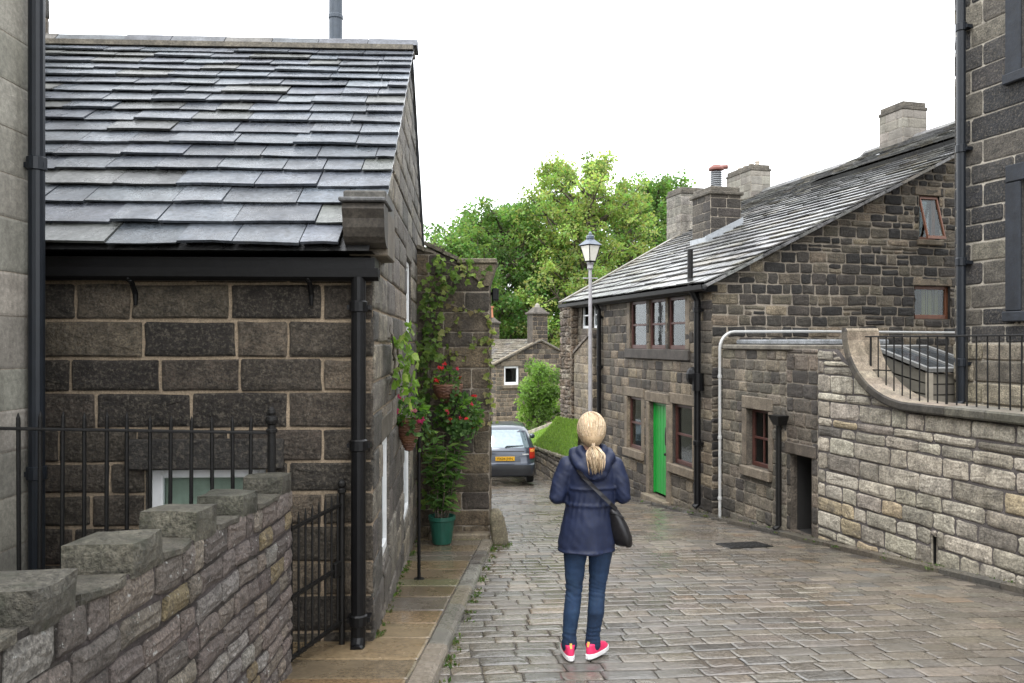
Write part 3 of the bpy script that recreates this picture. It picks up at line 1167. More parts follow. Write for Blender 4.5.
# ------------------------------------------------------------------ stepped garden wall in the left foreground
GO = V((-1.375, 4.95, 0))
GU = V((.045, -1, .062))
GW = Fr(GO, GU, V((1, .045, 0)).normalized())
gwall = empty('garden_wall', V((-1.4, 4.9, ground(4.9))), 'low rubble garden wall with spaced upright coping blocks in the left foreground', 'wall')
mb = MB()
TOPB = -.915
masonry(mb, GW, 0, 6, TOPB, lambda a: -2.4 - .02 * a, (.085, .14), (.13, .36), PAL_GARDEN, 61, gap=.016, prot=.012, face=.012, jit=.007, rnd=.014, wave=.02, split=.08)
GW2 = Fr(GO, V((-1, .0, 0)), V((.0, 1, 0)))
masonry(mb, GW2, 0, .215, TOPB, -2.4, (.1, .17), (.12, .2), PAL_GARDEN, 62, gap=.014, prot=.015, face=.01, jit=.006)
GW3 = Fr(GO + V((-.215, 0, 0)), GU, V((-1, -.045, 0)).normalized())
masonry(mb, GW3, 0, 6, TOPB, -3.0, (.11, .17), (.18, .45), PAL_GARDEN, 63, gap=.014, prot=.015, face=.01, jit=.006)
mb.hexa([GW.P(0, -3, 0), GW.P(6, -3, 0), GW.P(6, -3, -.21), GW.P(0, -3, -.21), GW.P(0, TOPB, 0), GW.P(6, TOPB, 0), GW.P(6, TOPB, -.21), GW.P(0, TOPB, -.21)], (.1, .09, .075), 0)
gwm = mb.build('wall', [M['garden'], M['mortar_wall'], M['dark']], gwall)
rng = random.Random(66)


def rough_block(mb, fr, a0, a1, b0, b1, c0, c1, c, rng, e=.012):
    """hand-dressed block: a chamfered box with every corner knocked about and bowed faces"""
    n = 5
    vs, idx = [], {}
    A = [a0 + (a1 - a0) * i / (n - 1) for i in range(n)]
    B = [b0, b0 + (b1 - b0) * .3, b0 + (b1 - b0) * .7, b1]
    C_ = [c0 + (c1 - c0) * i / (n - 1) for i in range(n)]
    seed = rng.uniform(0, 100)
    fs = []
    def vid(i, j, k):
        if (i, j, k) not in idx:
            p = V((A[i], B[j], C_[k]))
            onb = (i in (0, n - 1)) + (j in (0, 3)) + (k in (0, n - 1))
            if onb >= 2:
                cen = V(((a0 + a1) / 2, (b0 + b1) / 2, (c0 + c1) / 2))
                for ax, lim, m_ in ((0, i, n - 1), (1, j, 3), (2, k, n - 1)):
                    if lim in (0, m_):
                        p[ax] += e * .8 * (1 if cen[ax] > p[ax] else -1)
            q = V((p.x * 6 + seed, p.y * 6, p.z * 6))
            p = p + V((noise.noise(q), noise.noise(q + V((9, 0, 0))), noise.noise(q + V((0, 9, 0))))) * e * 1.1
            idx[(i, j, k)] = len(vs)
            vs.append(fr.P(*p))
        return idx[(i, j, k)]
    for i in range(n - 1):
        for k in range(n - 1):
            for j in (0, 3):
                fs.append((vid(i, j, k), vid(i + 1, j, k), vid(i + 1, j, k + 1), vid(i, j, k + 1)))
        for j in range(3):
            for k in (0, n - 1):
                fs.append((vid(i, j, k), vid(i + 1, j, k), vid(i + 1, j + 1, k), vid(i, j + 1, k)))
    for k in range(n - 1):
        for j in range(3):
            for i in (0, n - 1):
                fs.append((vid(i, j, k), vid(i, j, k + 1), vid(i, j + 1, k + 1), vid(i, j + 1, k)))
    mb.add(vs, fs, c)


fl = MB()
for i in range(9):
    a = (.02, .80, 1.43, 2.05, 2.66, 3.27, 3.88, 4.49, 5.1)[i]
    nxt = (.80, 1.43, 2.05, 2.66, 3.27, 3.88, 4.49, 5.1, 5.7)[i]
    mb = MB()
    rough_block(mb, GW, a, a + .265 + rng.uniform(-.015, .025), TOPB - .03, TOPB + .112 + rng.uniform(-.012, .012), -.222 + rng.uniform(-.01, .01), .02, pick([(1, (.085, .08, .062)), (1, (.10, .092, .072))], rng), rng, .011)
    mb.build('coping_block', M['coping'], gwall)
    rough_block(fl, GW, a + .30, nxt - .01, TOPB - .03, TOPB + .02, -.215, .018, (.10, .09, .07), rng, .01)
fl.build('coping_course', M['coping'], gwall)

# iron railing behind it
rl = empty('iron_railing', V((-1.5, 4.95, -1.5)), 'black spiked iron railing with a ball finial post behind the stepped coping blocks', 'railing')
RP0, RP1 = V((-1.5, 4.97, 0)), V((-2.98, 4.6, 0))
rdv = (RP1 - RP0)
L_ = rdv.length
rfx = Fr(RP0, rdv.normalized() + V((0, 0, .045)), V((-.25, -.97, 0)).normalized())
mb = MB()
mb.box(rfx, 0, L_, -.578, -.562, -.02, .02, bev=.003)
mb.build('rail', M['rust'], rl)
mb = MB()
mb.box(rfx, 0, L_, -1.50, -1.484, -.02, .02, bev=.003)
mb.build('rail', M['rust'], rl)
mb = MB()
mb.tube([rfx.P(0, -2.3, 0), rfx.P(0, -.52, 0)], .026, 12)
mb.lathe(rfx.P(0, -.52, 0), [(.026, -.05), (.036, -.045), (.036, -.03), (.024, -.02), (.024, .0), (.036, .01), (.04, .03), (.036, .05), (.02, .06), (.026, .075), (.022, .095), (.008, .11)], 12)
mb.build('finial_post', M['rust'], rl)
k = 1
while k * .118 < L_ - .02:
    a = k * .118 + rng.uniform(-.006, .006)
    tip = -.468 + rng.uniform(-.012, .008)
    lean = rng.uniform(-.008, .008)
    mb = MB()
    mb.tube([rfx.P(a - lean, -1.56, 0), rfx.P(a, -.57, 0), rfx.P(a + lean * .3, tip - .03, 0), rfx.P(a + lean * .3, tip, 0)], [.0125, .0125, .0115, .002], 8)
    mb.build('bar', M['rust'], rl)
    k += 1

# iron gate between the wall end and the cottage
gt = empty('iron_gate', V((-1.17, 5.5, ground(5.5))), 'narrow black iron gate of thin bars standing open between garden wall and cottage', 'gate')
GA, GB = V((-1.175, 5.5, 0)), V((-1.385, 4.98, 0))
gd = (GB - GA)
gl_ = gd.length
gfx = Fr(GA, V((gd.x, gd.y, .055 * -1)) / gl_, V((-gd.y, gd.x, 0)).normalized())
mb = MB()
mb.tube([gfx.P(0, -2.1, 0), gfx.P(0, -1.02, 0)], .02, 10)
mb.lathe(gfx.P(0, -1.02, 0), [(.02, -.03), (.03, -.02), (.03, .0), (.018, .01), (.028, .025), (.03, .045), (.02, .06), (.004, .07)], 10)
mb.build('gate_post', M['rust'], gt)
for z in (-1.12, -1.55, -1.93):
    mb = MB()
    mb.box(gfx, .02, gl_, z - .009, z + .009, -.014, .014)
    mb.build('rail', M['rust'], gt)
for i in range(8):
    a = .05 + i * (gl_ - .06) / 7
    mb = MB()
    mb.tube([gfx.P(a, -1.95, 0), gfx.P(a, -1.07, 0), gfx.P(a, -1.03, 0)], [.008, .008, .002], 8)
    mb.build('bar', M['rust'], gt)
mb = MB()
mb.box(gfx, .03, .1, -1.6, -1.5, -.02, .02, bev=.004)
mb.build('latch', M['rust'], gt)
# ------------------------------------------------------------------ projecting porch wall, left of the street
pw = empty('stone_porch', V((-.75, 10.6, ground(10.6))), 'damp brown stone porch wall hung with ivy and flower baskets beside the street', 'porch wall')
mb = MB()
PFR = Fr((-1.4, 10.6, 0), (1, 0, 0), (0, -1, 0))
masonry(mb, PFR, 0, 1.1, lambda a: 1.28 if a < .2 else (1.28 - (a - .2) * .48 if a < .72 else 1.03), -2.9, (.2, .3), (.35, .6), [(3, (.085, .068, .048)), (2, (.12, .092, .06)), (2, (.055, .046, .036))], 71, gap=.012, prot=.014, face=.007, quoin=(.3, .5))
PSR = Fr((-.30, 10.6, 0), (0, 1, 0), (1, 0, 0))
masonry(mb, PSR, 0, .6, 1.03, -2.9, (.2, .3), (.3, .6), [(3, (.085, .068, .048)), (2, (.12, .092, .06))], 72, gap=.012, prot=.01)
mb.box(WORLD, -1.35, -.305, -2.9, 1.0, 10.605, 11.2, (.08, .07, .05), 0)
mb.box(WORLD, -5, -1.25, -3.2, 1.2, 11.25, 18.0, (.09, .075, .055), 0)
mb.build('wall', [M['grit'], M['mortar_gray'], M['dark']], pw)
mb = MB()
mb.box(PFR, .68, 1.2, 1.035, 1.10, -.65, .08, (.14, .12, .085), bev=.012)
mb.loft([[PFR.P(.72, 1.03, c), PFR.P(1.19, 1.03, c), PFR.P(1.1, .74, c), PFR.P(1.02, .74, c)] for c in (-.5, .05)], (.12, .098, .066))
for i in range(3):
    a = .0 + i * .24
    zz = 1.30 - max(0, (a - .2)) * .48
    mb.hexa([PFR.P(a, zz, -.6), PFR.P(a + .25, zz - .11, -.6), PFR.P(a + .25, zz - .11, .06), PFR.P(a, zz, .06),
             PFR.P(a, zz + .05, -.6), PFR.P(a + .25, zz - .06, -.6), PFR.P(a + .25, zz - .06, .06), PFR.P(a, zz + .05, .06)], (.13, .115, .085))
mb.build('coping', M['grit'], pw)
mb = MB()
mb.box(PSR, .12, .24, .55, .72, .03, .12, bev=.015)
mb.tube([PSR.P(.18, .63, -.01), PSR.P(.18, .66, .05)], .02, 8)
mb.build('floodlight', M['black'], pw)
# foundation rag of the porch: a low step
mb = MB()
mb.box(WORLD, -1.1, -.29, ground(10.5) - .1, ground(10.5) + .15, 10.42, 10.62, (.16, .13, .09), bev=.02)
mb.build('footing', M['dressed'], pw)

gs = MB()
rng = random.Random(77)
prof = []
for i, (z, rx, ry) in enumerate([(-.15, .125, .14), (.05, .115, .13), (.2, .105, .12), (.34, .097, .11), (.42, .08, .09), (.47, .04, .05)]):
    ring = []
    for k in range(12):
        a_ = 2 * math.pi * k / 12
        sx = math.copysign(abs(math.cos(a_)) ** .6, math.cos(a_)) * rx * (1 + rng.uniform(-.06, .06))
        sy = math.copysign(abs(math.sin(a_)) ** .6, math.sin(a_)) * ry * (1 + rng.uniform(-.06, .06))
        ring.append(V((-.15 + sx - .07 * z / .5, 10.42 + sy + .03 * z, ground(10.4) + z)))
    prof.append(ring)
gs.loft(prof, (.17, .145, .095))
o = gs.build('guard_stone', M['coping'], None, base=V((-.12, 10.42, ground(10.4))), smooth=True)
tag(o, 'stubby worn guard stone leaning at the foot of the porch wall by the kerb', 'guard stone')

ps = MB()
pb = V((-.905, 7.75, ground(7.75) + .08))
ps.tube([pb, pb + V((0, 0, 1.66))], .017, 10)
ps.tube([pb, pb + V((0, 0, .012))], .05, 12)
ps.tube([pb + V((0, 0, 1.6)), pb + V((-.08, -.02, 1.66)), pb + V((-.15, -.03, 1.66))], .012, 8)
o = ps.build('metal_post', M['black'], None, base=pb)
tag(o, 'thin black metal post standing on the wet flags beside the wall basket', 'post')

# ------------------------------------------------------------------ plants
G_DARK = [(3, (.055, .12, .032)), (2, (.085, .16, .045)), (1, (.12, .21, .06))]
G_IVY = [(3, (.14, .22, .055)), (2, (.20, .28, .075)), (1.2, (.08, .14, .035)), (.6, (.27, .29, .11))]
G_LIGHT = [(3, (.10, .20, .03)), (2, (.15, .27, .045)), (1, (.07, .15, .025))]


def rnd_unit(rng):
    while True:
        p = V((rng.uniform(-1, 1), rng.uniform(-1, 1), rng.uniform(-1, 1)))
        if .05 < p.length < 1:
            return p.normalized()


def leaf_blob(mb, rng, o, r, n, size, pal, droop=.3, shell=.5):
    for _ in range(n):
        d = rnd_unit(rng)
        k = shell + (1 - shell) * rng.random() ** .6
        p = V(o) + V((d.x * r[0], d.y * r[1], d.z * r[2])) * k
        dr = (d + rnd_unit(rng) * .8 + V((0, 0, -droop))).normalized()
        mb.leaf(p, dr, (d + rnd_unit(rng) * .7 + V((0, 0, .5))), size * rng.uniform(.6, 1.25), pick(pal, rng, .25))


def blossoms(mb, rng, o, r, n, size, pal):
    for _ in range(n):
        d = rnd_unit(rng)
        d.y = -abs(d.y)
        p = V(o) + V((d.x * r[0], d.y * r[1], d.z * r[2]))
        c = pick(pal, rng, .2)
        for k in range(7):
            dd = (d + rnd_unit(rng) * .9).normalized()
            mb.leaf(p + rnd_unit(rng) * size * .3, dd, rnd_unit(rng), size * rng.uniform(.6, 1), c, w=.5)


RED = [(2, (.62, .04, .05)), (1, (.7, .09, .16)), (1, (.5, .02, .03))]
PINK = [(2, (.55, .06, .2)), (1, (.4, .04, .14)), (1, (.6, .2, .3))]


def vine(name, label, path_sets, seed, dens, off, nrm, size=.085, pal=G_IVY, spread=.07):
    rng = random.Random(seed)
    v = empty(name, V(path_sets[0][0]), label, 'climbing plant')
    st, lf = MB(), MB()
    for path in path_sets:
        pts = [V(p) for p in path]
        fine = []
        for i in range(len(pts) - 1):
            n = max(2, int((pts[i + 1] - pts[i]).length / .08))
            for k in range(n):
                fine.append(pts[i].lerp(pts[i + 1], k / n) + rnd_unit(rng) * .015 + V(nrm) * .012)
        fine.append(pts[-1])
        st.tube(fine, [.012 - .008 * i / len(fine) for i in range(len(fine))], 5, (.16, .11, .06))
        for p in fine:
            for _ in range(rng.randint(*dens)):
                q = p + rnd_unit(rng) * spread * rng.uniform(.3, 1.4)
                d_ = (q - p).dot(V(nrm))
                q = q - V(nrm) * d_ + V(nrm) * rng.uniform(.02, off)
                dr = (rnd_unit(rng) + V((0, 0, -.7)) + V(nrm) * .3).normalized()
                s = size * rng.uniform(.55, 1.25)
                c = pick(pal, rng, .25)
                nn = V(nrm) + rnd_unit(rng) * .6
                lf.leaf(q, dr, nn, s, c, w=.4)
                sd = dr.cross(nn).normalized()
                lf.leaf(q, (dr + sd * 1.1).normalized(), nn, s * .75, c, w=.36)
                lf.leaf(q, (dr - sd * 1.1).normalized(), nn, s * .75, c, w=.36)
    st.build('stem', M['bark'], v)
    lf.build('foliage', M['leaf'], v)
    return v


def onp(px, py, d=10.57):
    return ray(px, py, d)


vine('climbing_vine', 'leafy green creeper spreading over the top and left edge of the porch wall',
     [[onp(429, 500), onp(428, 420), onp(432, 350), onp(430, 310), onp(434, 275), onp(440, 262)],
      [onp(432, 330), onp(424, 352), onp(418, 375), onp(424, 392)],
      [onp(430, 300), onp(440, 288), onp(452, 272), onp(466, 270), onp(477, 272)],
      [onp(434, 275), onp(446, 262), onp(460, 268), onp(470, 280)],
      [onp(436, 296), onp(449, 290), onp(456, 276)],
      [onp(431, 312), onp(438, 322), onp(432, 340), onp(438, 352)],
      [onp(427, 330), onp(430, 345), onp(424, 360)]], 81, (2, 5), .2, (0, -1, 0), .085, spread=.13)
vine('climbing_vine', 'thin sparse creeper trailing across and down the right edge of the porch wall',
     [[onp(452, 305), onp(466, 308), onp(480, 313), onp(491, 318)],
      [onp(488, 318), onp(493, 332), onp(489, 350), onp(491, 372), onp(489, 398), onp(492, 418), onp(486, 425)],
      [onp(446, 330), onp(456, 322), onp(458, 335)],
      [onp(474, 345), onp(482, 338), onp(491, 340)],
      [onp(440, 362), onp(452, 352), onp(466, 356)]], 82, (1, 2), .07, (0, -1, 0), .075, pal=[(2, (.2, .22, .07)), (2, (.15, .2, .05)), (1, (.26, .22, .12))], spread=.05)
def ong(px, py):
    """point on the gable face of the left cottage"""
    r = (px - CX) / PX
    t = (r * LC.y - LC.x) / (LG.x - r * LG.y)
    p = LC + LG * t
    return V((p.x + .05, p.y, (CY - py) / PX * p.y))


vine('climbing_vine', 'pale green creeper with big drooping leaves on the street gable of the sooty cottage',
     [[ong(383, 395), ong(386, 360), ong(382, 335), ong(384, 325)],
      [ong(386, 360), ong(389, 345), ong(392, 368), ong(393, 385)],
      [ong(382, 340), ong(387, 335), ong(389, 350)], [ong(384, 375), ong(388, 380), ong(390, 395)]], 83, (1, 3), .16, (1, 0, 0), .085, pal=[(3, (.17, .28, .05)), (2, (.13, .22, .04)), (1, (.26, .33, .1))], spread=.09)


def basket(label, o, r, h, seed, flowers, cone=True, trail=0, size=.05, nleaf=260, wall_n=(0, 1, 0), fl=RED, nfl=14, spread=(1.3, 1.1, .8)):
    rng = random.Random(seed)
    o = V(o)
    b = empty('hanging_basket', o, label, 'hanging basket', 'hanging baskets on the left walls')
    mb = MB()
    n = 12
    for i in range(n):
        z0, z1 = -h * i / n, -h * (i + 1) / n
        f0 = (1 - (i / n) ** (1.2 if cone else 2.4)) ** .8
        rr = r * f0 + .012
        ring = [o + V((rr * math.cos(a) * (1 + .03 * math.sin(9 * a + i * 3)), rr * math.sin(a) * (1 + .03 * math.sin(9 * a + i * 3)), z0 - h / n * .5)) for a in [2 * math.pi * k / 24 for k in range(25)]]
        mb.tube(ring, h / n * .62, 6, pick([(1, (.16, .07, .035)), (1, (.11, .05, .03))], rng), caps=False)
    mb.lathe(o + V((0, 0, -h - .01)), [(.012, 0), (r * .55, h * .45), (r * .92, h * .98), (.01, h * .98)], 16, (.07, .035, .02))
    mb.build('basket', M['cols'], b)
    mb = MB()
    wl = V(wall_n)
    mb.tube([o + wl * (r + .1) + V((0, 0, .28)), o + V((0, 0, .33)), o + V((0, 0, .29))], .008, 6)
    mb.tube([o + wl * (r + .1) + V((0, 0, .28)), o + wl * (r + .1) + V((0, 0, -.05))], .008, 6)
    for k in range(3):
        a = 2.1 * k
        mb.tube([o + V((r * math.cos(a), r * math.sin(a), 0)), o + V((0, 0, .3))], .003, 5)
    mb.build('bracket', M['black'], b)
    mb = MB()
    leaf_blob(mb, rng, o + V((0, 0, .06)), (r * spread[0], r * spread[1], r * spread[2]), nleaf, size, G_DARK + G_LIGHT[:1])
    for _ in range(trail):
        a = rng.uniform(math.pi, 2 * math.pi)
        p = o + V((r * math.cos(a), r * math.sin(a), 0))
        L = rng.uniform(.1, .35)
        for k in range(14):
            q = p + V((math.cos(a) * .05, math.sin(a) * .04, -L * k / 14)) + rnd_unit(rng) * .035
            mb.leaf(q, (rnd_unit(rng) + V((0, 0, -.8))), (math.cos(a), math.sin(a), .4), size * rng.uniform(.6, 1.1), pick(G_DARK, rng, .25))
    mb.build('foliage', M['leaf'], b)
    if flowers:
        for _ in range(nfl):
            mb = MB()
            blossoms(mb, rng, o + V((0, 0, .08)), (r * spread[0], r * spread[1], r * spread[2]), 1, .045, fl)
            mb.build('flower', M['leaf'], b)
    return b


basket('brown wicker cone basket of white and pink flowers by the thin black post', ray(409, 419, 7.65), .11, .3, 91, True, True, 3, .06, 300, (-1, 0, 0), PINK, 7, (1.7, 1.5, 1.3))
basket('hanging basket topped with red geraniums, upper one on the porch wall', ray(448, 384, 10.25), .17, .24, 92, True, False, 2, .055, 170, (0, 1, 0), RED, 9, (.9, .9, 1.0))
basket('bushy hanging basket of red flowers spilling over, just above the tall pot plant', ray(459, 418, 10.2), .17, .16, 93, True, False, 16, .065, 620, (0, 1, 0), RED, 8, (1.75, 1.2, 1.5))

# tall pot plant
pp = empty('potted_plant', V((-.88, 10.0, ground(10) + .09)), 'tall leafy plant in a dark green pot on the flags against the porch wall', 'potted plant')
pb = pp.location.copy()
mb = MB()
mb.lathe(pb, [(.115, 0), (.12, .01), (.158, .29), (.172, .3), (.172, .345), (.15, .345), (.14, .29)], 24, (.012, .085, .06))
pot = mb.build('pot', plain_mat('green glazed pot', (.012, .075, .052), rough=.35, var=.15), pp, smooth=False)
mb = MB()
mb.lathe(pb + V((0, 0, .28)), [(.01, 0), (.148, .002), (.146, .02), (.01, .03)], 16, (.03, .02, .012))
mb.build('soil', M['earth'], pp)
mb, ms = MB(), MB()
rng = random.Random(95)
for s in range(7):
    a0_ = rng.uniform(0, 6.28)
    H = rng.uniform(.75, 1.15)
    base = pb + V((math.cos(a0_) * .07, math.sin(a0_) * .07, .3))
    tipo = V((math.cos(a0_) * .12 + .07, math.sin(a0_) * .08, H))
    pts = [base + tipo * (k / 8) + V((0, 0, 0)) + rnd_unit(rng) * .008 for k in range(9)]
    ms.tube(pts, [.011 - .001 * k for k in range(9)], 6, (.14, .13, .06))
    for k in range(46):
        f = rng.uniform(.12, 1)
        p = base + tipo * f
        a = rng.uniform(0, 6.28)
        d = V((math.cos(a), math.sin(a), rng.uniform(-.5, .5)))
        mb.leaf(p, d, V((0, 0, 1)) + rnd_unit(rng) * .4, rng.uniform(.11, .2), pick([(3, (.075, .15, .042)), (2, (.11, .20, .055)), (1, (.17, .25, .08))], rng, .25), w=.22)
mb.build('foliage', M['leaf'], pp)
ms.build('stem', M['bark'], pp)
# ------------------------------------------------------------------ right: long cottage with the green door
FA = Fr(P0, W, RN)                          # front, a runs away from the viewer
HG = -RN                                    # along the gable, away from the street
GA_ = Fr(P0, HG, -W)                        # gable, facing the viewer


def aF(px, F=FA):
    r = (px - CX) / PX
    return (r * F.o.y - F.o.x) / (F.u.x - r * F.u.y)


def zF(px, py, F=FA):
    a = aF(px, F)
    return (CY - py) / PX * (F.o.y + F.u.y * a)


def hole(F, x0, x1, y0, y1):
    a, b = sorted((aF(x0, F), aF(x1, F)))
    xm = (x0 + x1) / 2
    return (a, b, zF(xm, y1, F), zF(xm, y0, F))


ch = empty('long_cottage', V((P0.x, P0.y, ground(P0.y))), 'long dark gritstone cottage on the right with bright green front door', 'cottage')
mb = MB()
up = [hole(FA, 631, 646, 299, 349), hole(FA, 650, 665, 299, 349), hole(FA, 669, 685, 299, 349)]
z0, z1 = up[1][2], up[1][3]
up = [(h[0] - .03, h[1] + .03, z0, z1) for h in up]
lw = hole(FA, 628, 642, 402, 452)
dr = hole(FA, 650, 667, 403, 497)
rw = hole(FA, 673, 693, 405, 466)
lw = (lw[0], lw[1], rw[2] + .02, rw[3])
gy = lambda F: (lambda a: ground(F.o.y + F.u.y * a) - .15)
surround = []
masonry(mb, FA, 0, 5.22, .95, gy(FA), (.16, .21), (.2, .46), PAL_COT, 101, holes=up + [lw, dr, rw], gap=.013, prot=.015, face=.006, quoin=(.3, .52), reveal=.14)
gs_ = hole(GA_, 919, 939, 196, 240)
gl2 = hole(GA_, 914, 950, 286, 319)


def gtop(a):
    return 1.0 + .47 * a + .006 * a * a if a < 7.6 else 4.92 - (a - 7.6) * .49


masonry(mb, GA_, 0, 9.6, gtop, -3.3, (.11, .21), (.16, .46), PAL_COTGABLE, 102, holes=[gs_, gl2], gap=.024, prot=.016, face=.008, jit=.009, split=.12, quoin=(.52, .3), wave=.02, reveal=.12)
# rear faces close the body
mb.poly([FA.P(0, -3.5, -9.5), FA.P(11, -4, -9.5), FA.P(11, 2.5, -9.5), FA.P(0, 2.5, -9.5)], (.1, .08, .06), 0)
mb.poly([FA.P(7.5, -4, 0), FA.P(7.5, .95, 0), FA.P(11.1, 4.6, -7.5), FA.P(11.1, -4, -9.5)], (.1, .08, .06), 0)
mb.build('wall', [M['grit'], M['mortar_gray'], M['dark']], ch)

# dressed surrounds: lintels, sills, jambs and mullions as window parts
DC = (.15, .12, .085)
DD = (.055, .047, .04)
wins = []
for i, h in enumerate(up):
    wd = window(ch, FA, *h, .025, M['redwood'], M['glass'], bars_v=0, bars_h=1, fw=.06)
    wins.append(wd)
ua0, ua1 = up[-1][0], up[0][1]
mb = MB()
mb.box(FA, ua0 - .2, ua1 + .2, z0 - .2, z0 - .004, -.1, .06, DD, bev=.012)
mb.build('sill', M['dressed'], ch)
mb = MB()
mb.box(FA, ua0 - .2, ua1 + .2, z1 + .004, z1 + .12, -.1, .026, DD, bev=.012)
mb.build('lintel', M['dressed'], ch)
for x0_, x1_, cc_, nm_ in ((up[1][1] + .003, up[0][0] - .003, (.10, .085, .065), 'mullion'), (up[2][1] + .003, up[1][0] - .003, (.10, .085, .065), 'mullion'),
                           (ua0 - .17, ua0 - .003, DC, 'jamb'), (ua1 + .003, ua1 + .17, DC, 'jamb')):
    mb = MB()
    mb.box(FA, x0_, x1_, z0, z1, -.12, .006 if nm_ == 'mullion' else .02, cc_, bev=.008)
    mb.build(nm_, M['dressed'], ch)
for h, cu in ((lw, 1), (rw, 2)):
    wd = window(ch, FA, *h, .05, M['redwood'], M['glass'], bars_v=0, bars_h=1, fw=.06, sill=(.14, .17), lintel=(.14, .2), stone_mat=M['dressed'], scol=DC, proud=.03)
    for sgn, a_ in ((1, h[0] - .003), (-1, h[1] + .003)):
        mb = MB()
        x0_, x1_ = sorted((a_, a_ - sgn * .15))
        mb.box(FA, x0_, x1_, h[2], h[3], -.1, .026, DC, bev=.012)
        mb.build('jamb', M['dressed'], wd)
    mb = MB()
    rng = random.Random(cu)
    xm = h[0] + (h[1] - h[0]) * .30
    bb, tt = h[2] + .12, h[3] - .08
    pts = []
    for k in range(9):
        f = k / 8
        wv = .05 + .05 * abs(math.sin(f * 5 + cu)) + (.05 if k > 6 else 0)
        pts.append((xm - wv, xm + wv * .8, bb + (tt - bb) * f))
    for k in range(8):
        p, q = pts[k], pts[k + 1]
        cc = (.6, .6, .6) if k > (0 if cu == 1 else 3) else (.55, .04, .04)
        mb.poly([FA.P(p[0], p[2], -.2 + .02 * math.sin(k)), FA.P(p[1], p[2], -.19), FA.P(q[1], q[2], -.19), FA.P(q[0], q[2], -.2 + .02 * math.sin(k + 1))], cc)
    mb.build('curtain_and_reflection', M['cols'], wd)
# door
mb = MB()
d0, d1, db, dt = dr
n = 5
pw_ = (d1 - d0 - .12) / n
for i in range(n):
    mb.box(FA, d0 + .06 + i * pw_ + .003, d0 + .06 + (i + 1) * pw_ - .003, db + .05, dt - .06, -.12, -.08, bev=.006)
mb.box(FA, d0 + .06, d1 - .06, db + .05, dt - .06, -.125, -.09)
door = mb.build('door', M['green'], ch)
mb = MB()
mb.box(FA, d0 + .003, d0 + .058, db + .03, dt - .003, -.13, -.07, bev=.005)
mb.box(FA, d1 - .058, d1 - .003, db + .03, dt - .003, -.13, -.07, bev=.005)
mb.box(FA, d0 + .058, d1 - .058, dt - .058, dt - .003, -.13, -.072, bev=.005)
mb.build('frame', M['green'], door)
mb = MB()
mb.tube([FA.P(d0 + .13, db + .86, -.08), FA.P(d0 + .13, db + .86, -.03)], .012, 8)
mb.ellipsoid(FA.P(d0 + .13, db + .86, -.025), .028, .028, .028, 12, 8)
mb.build('handle', M['black'], door)
mb = MB()
mb.lathe(FA.P(d0 + .12, dt - .62, -.07), [(.03, -.2), (.05, -.16), (.055, .0), (.045, .16), (.02, .2)], 10)
mb.build('door_knocker', M['black'], door)
mb = MB()
mb.box(FA, d0 - .2, d0 - .003, db - .2, dt, -.1, .03, DC, bev=.012)
mb.box(FA, d1 + .003, d1 + .14, db - .2, dt, -.1, .03, DC, bev=.012)
mb.box(FA, d0 - .2, d1 + .2, dt + .003, dt + .2, -.1, .03, DC, bev=.012)
mb.box(FA, d0 - .15, d1 + .15, db - .3, db - .004, -.12, .14, (.17, .14, .1), bev=.012)
mb.build('door_surround', M['dressed'], ch)

# roof of stone slates, far end skewed back to the ridge
SR = (HG + V((0, 0, .49))).normalized()
NR = V((-HG.x * .49, -HG.y * .49, 1)).normalized()
run, SL = 7.75, 7.75 * math.hypot(1, .49)
mb = MB()
e0r = P0 + RN * .2 + V((0, 0, .95))
slates(mb, e0r, W, SR, NR, lambda q: (-.14, 7.5 + 3.6 * q / SL), SL, lambda k: .36 - .17 * k, (.3, .75), PAL_SLATE2, 111, thick=.024)
mb.poly([e0r + W * -.12, e0r + W * 7.5, e0r + W * 11.1 + SR * SL, e0r + W * -.12 + SR * SL], (.015, .015, .015))
tpz = e0r + SR * SL
mb.poly([tpz + W * -.12, tpz + W * 11.1, tpz + W * 11.1 + HG * 3 - V((0, 0, 1.5)), tpz + W * -.12 + HG * 3 - V((0, 0, 1.5))], (.1, .1, .1))
mb.build('roof', M['slate'], ch)
mb = MB()
u0 = e0r + SR * (6.0 * math.hypot(1, .49)) + NR * .13
slates(mb, u0, W, SR, NR, lambda q: (-.14, 5.4), 1.9 * 1.113, lambda k: .2, (.3, .6), PAL_SLATE2, 112, thick=.022)
mb.poly([u0 + W * -.1 - NR * .14, u0 + W * 5.4 - NR * .14, u0 + W * 5.4, u0 + W * -.1], (.02, .02, .02))
mb.poly([u0 + W * 5.4 - NR * .14, u0 + W * 5.4, u0 + W * 5.4 + SR * 2.1, u0 + W * 5.4 + SR * 2.1 - NR * .14], (.03, .03, .03))
mb.build('upper_roof', M['slate'], ch)
mb = MB()
rng = random.Random(9)
a = -.14
while a < 11:
    l = rng.uniform(.5, .75)
    rf_ = Fr(tpz + NR * .03, W, HG)
    zoff = .12 if a < 5.4 else 0
    mb.hexa([rf_.P(a, zoff - .05, -.16), rf_.P(a + l - .01, zoff - .05, -.16), rf_.P(a + l - .01, zoff - .05, .16), rf_.P(a, zoff - .05, .16),
             rf_.P(a, zoff + .08, -.04), rf_.P(a + l - .01, zoff + .08, -.04), rf_.P(a + l - .01, zoff + .08, .04), rf_.P(a, zoff + .08, .04)], pick(PAL_SLATE2, rng))
    a += l
mb.build('ridge_tile', M['dressed'], ch)
mb = MB()
